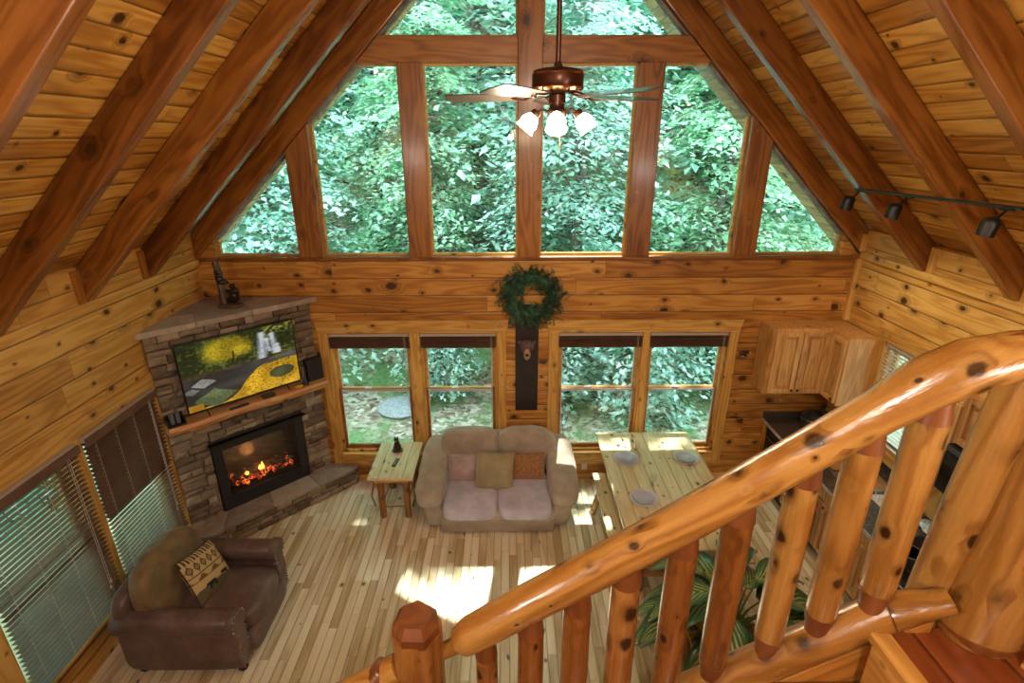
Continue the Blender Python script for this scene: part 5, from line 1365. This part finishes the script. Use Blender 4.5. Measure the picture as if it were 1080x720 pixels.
# coffee maker
t = thing('coffee_maker', 'black drip coffee maker in the dark corner beneath the wall cabinets', 'coffee maker', (3.86, 5.42, .9))
m = MB(); m.bb(3.78, 3.94, 5.34, 5.50, .901, .935); m.bb(3.89, 3.95, 5.34, 5.50, .935, 1.17); m.bb(3.77, 3.95, 5.335, 5.505, 1.17, 1.24); m.build('housing', M['black'], t, bevel=.01)
m = MB(); m.lathe([(.05, 0), (.062, .04), (.058, .11), (.04, .15), (.042, .16)], (3.83, 5.42, .936), 18); m.build('carafe', plain('dark_carafe_glass', (.02, .015, .012), .05), t, smooth=True)
# small things on the counter
def simple(name, lab, cat, build, mat, loc, sm=True):
    t = thing(name, lab, cat, loc); m = MB(); build(m); m.build('body', mat, t, smooth=sm); return t
M['blue_white'] = plain('white_and_blue_ceramic', (.42, .50, .66), .25, nscale=22, namp=.6)
simple('coffee_mug', 'blue and white mug on the countertop below the kitchen window', 'mug', lambda m: (m.lathe([(.035, 0), (.04, .01), (.04, .09), (.036, .09), (.036, .015), (.001, .012)], (3.86, 4.26, .901), 18), m.tube([(3.82, 4.26, .97), (3.79, 4.26, .96), (3.79, 4.26, .93), (3.82, 4.26, .92)], .006, 6)), M['blue_white'], (3.86, 4.26, .9))
simple('dish_rack', 'white dish rack on the counter beside the sink', 'dish rack', lambda m: ([m.tube([(3.55, y, .915), (3.55, y, 1.0), (3.56, y, .92), (3.86, y, .92), (3.87, y, 1.0)], .004, 5) for y in (4.12, 4.17, 4.22, 4.27, 4.32)], m.bb(3.54, 3.88, 4.10, 4.34, .901, .912)), M['white'], (3.7, 4.2, .9), False)
simple('cutting_board', 'pale wooden cutting board leaning at the back of the counter near the stove', 'cutting board', lambda m: m.box((3.92, 4.0, 1.04), (.02, .24, .28), Matrix.Rotation(rad(10), 3, 'Y')), M['trim_z'], (3.9, 4.0, .9), False)
# stove
sv = thing('stove', 'black electric range below the microwave', 'stove', (3.6, 3.38, 0))
m = MB(); m.bb(3.27, XR - .01, 3.005, 3.755, .02, .885); m.build('body', M['black'], sv, bevel=.005)
m = MB(); m.bb(3.25, XR - .01, 3.0, 3.758, .886, .905); m.build('cooktop', plain('black_glass_top', (.012, .012, .016), .06), sv, bevel=.004)
m = MB(); m.bb(XR - .09, XR - .01, 3.0, 3.758, .905, 1.12); m.build('backguard', M['black'], sv, bevel=.01)
m = MB(); m.bb(3.235, 3.27, 3.02, 3.74, .22, .80); dr = m.build('oven_door', M['black'], sv, bevel=.006)
m = MB(); m.tube([(3.20, 3.08, .76), (3.20, 3.68, .76)], .012, 8); m.bb(3.20, 3.24, 3.08, 3.10, .75, .77); m.bb(3.20, 3.24, 3.66, 3.68, .75, .77); m.build('handle', M['steel'], dr, smooth=True)
m = MB(); m.bb(3.25, 3.27, 3.02, 3.74, .05, .20); m.build('drawer', M['black'], sv, bevel=.005)
for x, y, r in ((3.42, 3.19, .085), (3.42, 3.57, .10), (3.73, 3.19, .10), (3.73, 3.57, .085)):
    m = MB(); m.lathe([(r, .9052), (r, .9062), (r - .012, .9062), (r - .012, .9052)], (x, y, 0), 28); m.build('burner_ring', plain('burner_grey', (.18, .18, .2), .3), sv)
simple('oven_mitt', 'pale blue speckled oven mitt lying at the back of the counter by the stove', 'oven mitt', lambda m: (m.soft((3.78, 3.86, .925), (.15, .20, .045), 2.6, 7), m.soft((3.72, 3.80, .92), (.06, .10, .035), 2.4, 5)), plain('speckled_blue_cloth', (.48, .60, .66), .85, nscale=70, namp=.5), (3.8, 3.86, .9))
simple('canister', 'tan ceramic canister by the stove backguard', 'canister', lambda m: m.lathe([(.055, 0), (.06, .01), (.06, .15), (.05, .165), (.015, .17), (.015, .19), (.001, .192)], (3.90, 3.84, .901), 20), plain('tan_ceramic', (.55, .42, .26), .3), (3.9, 3.84, .9))
# ================================================================== LOG STAIR RAILING (foreground)
RY = 1.20
rail = thing('log_railing', 'varnished log stair railing sloping across the foreground down to a newel post', 'railing', (.5, RY, 2.7))
def log_between(name, pts, rs, mat, parent, n=22, wob=.02, seed=0, endmat=None, sm=True):
    pts = [Vector(p) for p in pts]; N = 14 if len(pts) == 2 else None
    if N:
        a, b = pts; ra, rb = rs; pts = [a.lerp(b, k / N) for k in range(N + 1)]; rs = [ra + (rb - ra) * k / N for k in range(N + 1)]
    m = MB()
    m.ring(pts, lambda i, an: rs[i] * (1 + wob * math.sin(3 * an + seed) + wob * mnoise.noise(Vector((math.cos(an) * 1.5 + seed, math.sin(an) * 1.5, i * .35)))), n)
    Mx = frame((pts[0] + pts[-1]) / 2, pts[-1] - pts[0])
    return m.build(name, mat, parent, smooth=sm, Mx=Mx)
# handrail: centre (x, z) and radius, read off along its length
hr = [(-.235, 2.70, .024), (-.165, 2.746, .026), (-.145, 2.765, .048), (-.115, 2.79, .055), (.064, 2.918, .057), (.28, 3.062, .058), (.482, 3.204, .058), (.803, 3.443, .056), (.95, 3.552, .058), (1.05, 3.63, .068), (1.14, 3.672, .070), (1.25, 3.70, .062), (1.38, 3.715, .054)]
log_between('handrail', [(x, RY, z) for x, z, r in hr], [r for x, z, r in hr], M['log'], rail, 24, .018, 1)
log_between('handrail_end', [(1.08, RY - .005, 3.695), (1.40, RY - .01, 3.765)], (.022, .046), M['logend'], rail, 8, 0, 2, sm=False)
log_between('bottom_rail', [(-.30, RY, 1.98), (1.16, RY, 2.885)], (.055, .058), M['log'], rail, 22, .03, 3)
log_between('bottom_rail_stub', [(1.13, RY - .01, 2.875), (1.275, RY - .04, 2.945)], (.058, .036), M['log'], rail, 14, .08, 4)
bx_ = [-.060, .080, .222, .365, .522, .668, .830, .975, 1.125]
br_ = [.034, .040, .042, .043, .042, .042, .041, .043, .046]
def hz_at(x):
    for (x0, z0, r0), (x1, z1, r1) in zip(hr, hr[1:]):
        if x0 <= x <= x1: return z0 + (z1 - z0) * (x - x0) / (x1 - x0), r0 + (r1 - r0) * (x - x0) / (x1 - x0)
    return hr[-1][1], hr[-1][2]
for k, (x, r) in enumerate(zip(bx_, br_)):
    zt, rr = hz_at(x); zb = 1.98 + (x + .30) * (.905 / 1.46); lean = .012 + .004 * k
    top = zt - rr * .9; bot = zb + .045
    xq = x - lean
    zs = [bot - .05, bot, bot + .02, bot + .055, bot + .14] + [bot + .14 + (top - bot - .25) * q for q in (.25, .5, .75)] + [top - .11, top - .075, top - .03, top + .05]
    rs = [r * .62, r * .66, r * .78, r * .98, r] + [r * 1.0, r * 1.01, r] + [r * .98, r * .97, r * .80, r * .70]
    xs = [xq for z in zs]
    b = log_between('baluster', [(xx, RY, z) for xx, z in zip(xs, zs)], rs, M['logr'] if k < 6 else M['log'], rail, 18, .022, k)
    # darker hand-cut shoulder where the tenon enters the rail
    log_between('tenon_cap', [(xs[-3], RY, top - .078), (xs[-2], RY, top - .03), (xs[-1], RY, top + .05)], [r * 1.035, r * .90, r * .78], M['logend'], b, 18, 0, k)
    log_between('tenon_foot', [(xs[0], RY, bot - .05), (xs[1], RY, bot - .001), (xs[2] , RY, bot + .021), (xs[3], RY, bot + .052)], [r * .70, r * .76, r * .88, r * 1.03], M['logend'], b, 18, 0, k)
# newel post with faceted top
m = MB(); NX = -.281; rn = .076
m.ring([(NX, RY, 1.9), (NX, RY, 2.4), (NX, RY, 2.815)], lambda i, a: rn * (1 + .02 * math.sin(3 * a)), 16)
nw = m.build('newel_post', M['logr'], rail, smooth=True, Mx=Matrix.Translation((NX, RY, 2.4)))
m = MB(); m.ring([(NX, RY, 2.81), (NX, RY, 2.84), (NX, RY, 2.868)], lambda i, a: (rn * 1.02, rn * .98, rn * .70)[i] * (1 + .05 * math.sin(2 * a + 1)), 7); m.build('faceted_top', M['logend'], nw, Mx=Matrix.Translation((NX, RY, 2.8)))
log_between('lower_handrail', [(-.34, RY, 2.655), (-1.1, RY, 2.10)], (.045, .07), M['log'], rail, 18, .02, 6)
log_between('lower_tenon', [(-.345, RY, 2.60), (-.40, RY, 2.63), (-.44, RY, 2.56)], [.03, .045, .05], M['logend'], rail, 12, .02, 6)
# big upright roof post and the split log beside it
pt = thing('log_post', 'thick varnished log post standing on the loft floor at the top of the railing', 'post', (1.40, 1.16, 2.82))
log_between('trunk', [(1.385, 1.17, 2.822), (1.385, 1.17, 2.87), (1.435, 1.17, 3.3), (1.46, 1.17, 3.63)], [.095, .106, .106, .098], M['log'], pt, 28, .02, 9)
log_between('trunk_base', [(1.384, 1.17, 2.821), (1.385, 1.17, 2.86)], (.093, .107), M['logend'], pt, 28, 0, 9)
pt2 = thing('split_log', 'narrow split log fixed upright to the left side of the thick post', 'post', (1.262, 1.25, 2.72))
log_between('trunk', [(1.285, 1.25, 2.72), (1.315, 1.25, 3.2), (1.335, 1.25, 3.5), (1.343, 1.25, 3.62)], [.056, .058, .056, .054], M['log'], pt2, 20, .04, 12)
# stringer board and the steps below the landing
sb = thing('stair_stringer', 'sloping brown stringer board under the bottom rail of the log railing', 'stringer', (.5, RY - .09, 2.3))
m = MB(); m.prism([(1.255, 2.865), (1.255, 2.66), (1.15, 2.52), (-.4, 1.56), (-.4, 1.885)], 'Y', RY - .035, RY + .01); m.build('board', M['red_side'] if 'red_side' in M else wood('brown_stringer', PD, PM, PLt, 'x', 'z', knots=.3), sb, bevel=.003, Mx=frame_x((.4, RY - .012, 2.3), (1, 0, .62)))
for k in range(5):
    zt = 2.82 - .195 * (k + 1); x1 = 1.083 - .27 * k; x0 = x1 - .30
    t = thing('stair_tread', 'red-stained wooden stair tread, %s below the loft landing' % ('first', 'second', 'third', 'fourth', 'fifth')[k], 'stair tread', ((x0 + x1) / 2, .6, zt), 0, 'steps below the landing')
    m = MB(); m.bb(x0, x1 - .003, .13, RY - .04, zt - .035, zt); m.build('board', M['red_floor'], t, bevel=.006)

# ================================================================== CEILING FAN
FX, FY = .27, 3.15
fan = thing('ceiling_fan', 'bronze ceiling fan with five blades and four lit glass shades on a long rod', 'ceiling fan', (FX, FY, 6.6))
m = MB(); m.tube([(FX, FY, 6.62), (FX, FY, 4.56)], .014, 10); m.build('downrod', M['bronze'], fan, smooth=True)
m = MB(); m.lathe([(.02, .10), (.07, .08), (.08, .0)], (FX, FY, 6.53), 18); m.build('canopy', M['bronze'], fan, smooth=True)
m = MB(); m.lathe([(.016, .075), (.024, .055), (.028, .045), (.10, .04), (.130, .030), (.138, .018), (.138, -.055), (.128, -.068), (.09, -.078), (.04, -.080)], (FX, FY, 4.50), 36); m.build('motor_housing', M['bronze'], fan, smooth=True)
m = MB(); m.lathe([(.1385, .020), (.1415, .016), (.1385, .010)], (FX, FY, 4.50), 36); m.lathe([(.1385, -.048), (.1415, -.054), (.128, -.069), (.12, -.071)], (FX, FY, 4.50), 36); m.build('copper_trim', M['copper'], fan, smooth=True)
M['blade'] = plain('dark_walnut_blade', (.075, .060, .055), .32, nscale=3, namp=.3, coat=.3)
for k in range(5):
    a = rad(21 + 72 * k); R = Matrix.Rotation(a, 3, 'Z'); O = Vector((FX, FY, 4.405))
    tilt = Matrix.Rotation(rad(12), 3, 'X')
    m = MB(); pr = []
    L0, L1 = .19, .62
    for i in range(9):
        t = i / 8; pr.append((L0 + (L1 - L0) * t, .050 + .022 * math.sin(t * PI * .62)))
    ou = [(x, -w) for x, w in pr] + [(L1 + .018, 0)] + [(x, w) for x, w in pr[::-1]]
    n = len(ou); vs = [O + R @ (tilt @ Vector((x, y, z))) for z in (-.003, .003) for x, y in ou]
    m.add(vs, [tuple(range(n - 1, -1, -1)), tuple(range(n, 2 * n))] + [(i, (i + 1) % n, n + (i + 1) % n, n + i) for i in range(n)])
    bl = m.build('blade', M['blade'], fan)
    m = MB()
    for s in (-1, 1): m.tube([O + R @ Vector((.08, s * .012, .022)), O + R @ Vector((.13, s * .03, .012)), O + R @ (tilt @ Vector((.19, s * .032, -.006))), O + R @ (tilt @ Vector((.25, s * .012, -.007)))], .006, 6)
    m.build('blade_iron', M['bronze'], bl, smooth=True)
m = MB(); m.lathe([(.025, .0), (.045, -.01), (.047, -.05), (.040, -.055), (.040, -.075), (.052, -.085), (.050, -.115), (.03, -.135), (.001, -.14)], (FX, FY, 4.425), 24); m.build('switch_housing', M['bronze'], fan, smooth=True)
shade_m = plain('lit_frosted_glass', (.9, .85, .75), .35, emit=(1.0, .80, .55), estr=9)
for k, a in enumerate((rad(265), rad(178), rad(88), rad(-2))):
    d = Vector((math.cos(a), math.sin(a), 0)); O = Vector((FX, FY, 4.33))
    m = MB(); m.tube([O + d * .04, O + d * .08 + Vector((0, 0, .012)), O + d * .115 + Vector((0, 0, -.004))], .007, 8); arm = m.build('light_arm', M['bronze'], fan, smooth=True)
    ax = (d * .62 + Vector((0, 0, -.78))).normalized(); base = O + d * .112 + Vector((0, 0, -.004))
    Mz = frame(base, ax, d if abs(d.z) < .9 else (1, 0, 0)); m = MB(); m.M = Mz
    m.lathe([(.020, -.012), (.026, .0), (.026, .022)], (0, 0, 0), 14); m.build('lamp_socket', M['bronze'], arm, smooth=True)
    m = MB(); m.M = Mz; m.lathe([(.026, .018), (.038, .035), (.050, .062), (.046, .085), (.056, .108), (.054, .108), (.044, .086), (.001, .075)], (0, 0, 0), 18); m.build('glass_shade', shade_m, arm, smooth=True)
    l = bpy.data.lights.new('fan_bulb', 'POINT'); l.energy = 14; l.color = (1, .78, .50); l.shadow_soft_size = .045
    lo = bpy.data.objects.new('fan_bulb', l); COL.objects.link(lo); lo.location = base + ax * .16
m = MB(); m.tube([(FX + .02, FY, 4.29), (FX + .02, FY, 4.02)], .0015, 4); m.sphere((FX + .02, FY, 4.01), (.007, .007, .012), 8, 6); m.build('pull_chain', M['bronze'], fan)

# ================================================================== TRACK LIGHT
tl = thing('track_light_rail', 'black lighting track fixed across the right rafters', 'lighting track', (3.16, 4.2, 3.79))
p0, p1 = Vector((3.170, 4.99, 3.757)), Vector((3.125, 2.7, 3.802))
m = MB(); d = (p1 - p0); m.box((p0 + p1) / 2, (d.length, .035, .02), frame_x((0, 0, 0), d).to_3x3()); m.build('track', M['black'], tl, bevel=.003)
heads = [((3.168, 4.93, 3.748), 'far', -1), ((3.155, 4.30, 3.758), 'middle', -1), ((3.139, 3.40, 3.773), 'near', -1)]
for i, ((x, y, z), w_, s) in enumerate(heads):
    h = thing('spotlight_head', 'black spotlight head hanging at the %s position on the lighting track' % {'far': 'farthest', 'middle': 'middle', 'near': 'nearest'}[w_], 'spotlight', (x, y, z), 0, 'heads on the lighting track')
    m = MB(); m.box((x, y, z + .004), (.03, .09, .024)); m.build('adapter', M['black'], h, bevel=.003)
    e = Vector((x - .10, y - .035, z - .075)); m = MB(); m.tube([(x, y, z), e], .008, 8); m.build('arm', M['black'], h, smooth=True)
    m = MB(); m.M = frame(e + Vector((-.012, 0, -.02)), (-.12, .10, -1)); m.lathe([(.001, -.055), (.03, -.052), (.047, -.038), (.050, -.015), (.050, .065), (.045, .065), (.043, .03), (.001, .028)], (0, 0, 0), 22); m.build('lamp_can', M['black'], h, smooth=True)
    l = bpy.data.lights.new('track_spot', 'SPOT'); l.energy = 22; l.spot_size = rad(95); l.spot_blend = .8; l.color = (1, .82, .58); l.shadow_soft_size = .03
    lo = bpy.data.objects.new('track_spot', l); COL.objects.link(lo); lo.location = e + Vector((-.02, .01, -.09)); lo.rotation_mode = 'QUATERNION'; lo.rotation_quaternion = Vector((-.35 if i != 1 else -.5, -.12, 1)).to_track_quat('Z', 'Y')

# ================================================================== POTTED PLANT ON A LOG STAND
px_, py_ = 1.80, 3.18
pst = thing('plant_stand', 'low pale pine stand holding the big potted plant', 'plant stand', (px_, py_, 0))
m = MB(); m.bb(px_ - .30, px_ + .30, py_ - .26, py_ + .26, .27, .30); m.build('top', M['trim_x'], pst, bevel=.005)
for a in (-1, 1):
    for b in (-1, 1): loglimb(pst, (px_ + a * .25, py_ + b * .21, 0), (px_ + a * .25, py_ + b * .21, .27), .028, M['log'])
m = MB(); m.bb(px_ - .27, px_ + .27, py_ - .24, py_ - .21, .12, .17); m.bb(px_ - .27, px_ + .27, py_ + .21, py_ + .24, .12, .17); m.build('rail', M['trim_x'], pst, bevel=.004)
m = MB(); m.lathe([(.09, 0), (.13, .10), (.15, .20), (.16, .21), (.155, .225), (.13, .20), (.001, .19)], (px_, py_, .301), 24)
pot = thing('potted_plant', 'large variegated broad-leaf potted plant behind the log railing', 'plant', (px_, py_, .30))
m.build('pot', plain('terracotta_basket', (.30, .15, .07), .7, nscale=30, namp=.5, bump=.8, bscale=60), pot, smooth=True)
lm_, nt_, b_ = newmat('variegated_leaf'); g = G(nt_); at = g.n('ShaderNodeAttribute'); at.attribute_name = 'lf'
sp_ = g.n('ShaderNodeSeparateColor'); g.set(sp_.inputs[0], at.outputs['Color'])
vein = g.math('SINE', g.math('MULTIPLY', g.math('SUBTRACT', g.math('MULTIPLY', sp_.outputs[0], 1.0), g.math('MULTIPLY', sp_.outputs[1], .55)), 46))
p_ = g.n('ShaderNodeTexCoord').outputs['Object']
vm = g.math('MULTIPLY', g.map(g.math('ADD', vein, g.math('MULTIPLY', g.noise(p_, 30, 3), 1.6)), .9, 1.5), g.map(sp_.outputs[1], .85, .3, 0, 1))
colr = g.mix(vm, g.mix(sp_.outputs[2], (.02, .10, .03), (.035, .15, .09)), (.42, .48, .13))
g.set(b_.inputs['Base Color'], colr); b_.inputs['Roughness'].default_value = .3; b_.inputs['Coat Weight'].default_value = .3
lr = random.Random(21)
NL = 24
for k in range(NL):
    az = 2 * PI * k / NL * 2.618 + lr.uniform(-.2, .2); el = lr.uniform(.15, 1.0); L = lr.uniform(.42, .62); W_ = L * lr.uniform(.25, .32)
    dr = Vector((math.cos(az), math.sin(az), 0)); sd_ = Vector((-dr.y, dr.x, 0))
    r0 = lr.uniform(.16, .34); p0 = Vector((px_, py_, .50)) ; p1 = p0 + dr * r0 + Vector((0, 0, .10 + .34 * el))
    m = MB(); m.tube([p0, p0.lerp(p1, .5) + Vector((0, 0, .05)), p1], [.010, .008, .005], 6); stem = m.build('stem', plain('green_stem', (.08, .16, .05), .5) if k == 0 else bpy.data.materials['green_stem'], pot, smooth=True)
    N = 12; m = MB(); vs = []; fs = []; cl = []; tone = lr.random()
    for i in range(N + 1):
        t = i / N; w2 = W_ * math.sin(PI * min(1, t * .93 + .05)) ** .75 * (1 - .25 * t); c = p1 + dr * (L * t) + Vector((0, 0, L * (.35 * el * t - .75 * t * t)))
        for j in range(-3, 4):
            f = j / 3; vs.append(c + sd_ * (w2 * f) + Vector((0, 0, abs(f) * w2 * .28 + .006 * math.sin(i * 2.1 + j)))); cl.append((t, abs(f), tone))
    for i in range(N):
        for j in range(6): a = i * 7 + j; fs.append((a, a + 7, a + 8, a + 1))
    m.add(vs, fs); lf = m.build('leaf', lm_, stem, smooth=True)
    ca = lf.data.color_attributes.new('lf', 'FLOAT_COLOR', 'POINT'); ca.data.foreach_set('color', [q for c in cl for q in (*c, 1.0)])
    sf = lf.modifiers.new('thick', 'SOLIDIFY'); sf.thickness = .002
m = MB(); prnd = random.Random(3)
for k in range(16): m.sphere((px_ - .24 + prnd.uniform(-.05, .05), py_ - .10 + k * .018, .325 + prnd.uniform(0, .02)), prnd.uniform(.016, .026), 8, 6)
t = thing('pinecone_garland', 'dark pinecone garland draped on the plant stand', 'garland', (px_ - .24, py_, .3)); m.build('cones', plain('black_white_cones', (.10, .09, .10), .6, nscale=30, namp=1.5), t, smooth=True)

# unseen globes added in the loft behind the camera as fill light
for (x, y, z, e, w_) in ((.50, -1.0, 5.35, 130, 'hanging in the middle of the loft'), (-2.1, -1.0, 4.05, 90, 'on the left side of the loft'), (3.1, -1.0, 3.75, 90, 'on the right side of the loft')):
    t = thing('added_fill_globe', 'frosted globe added as fill light, %s behind the stairs' % w_, 'lamp', (x, y, z))
    m = MB(); m.sphere((x, y, z), .10, 20, 12); m.build('globe', plain('lit_fill_globe', (.9, .9, .85), .4, emit=(1, .85, .65), estr=4) if 'lit_fill_globe' not in bpy.data.materials else bpy.data.materials['lit_fill_globe'], t, smooth=True)
    m = MB(); m.tube([(x, y, z + .10), (x, y, z + .35)], .01, 8); m.build('stem', M['bronze'], t)
    l = bpy.data.lights.new('fill_globe_light', 'POINT'); l.energy = e * 1.15; l.color = (1, .92, .80); l.shadow_soft_size = .12
    lo = bpy.data.objects.new('fill_globe_light', l); COL.objects.link(lo); lo.location = (x, y - .0, z - .24)
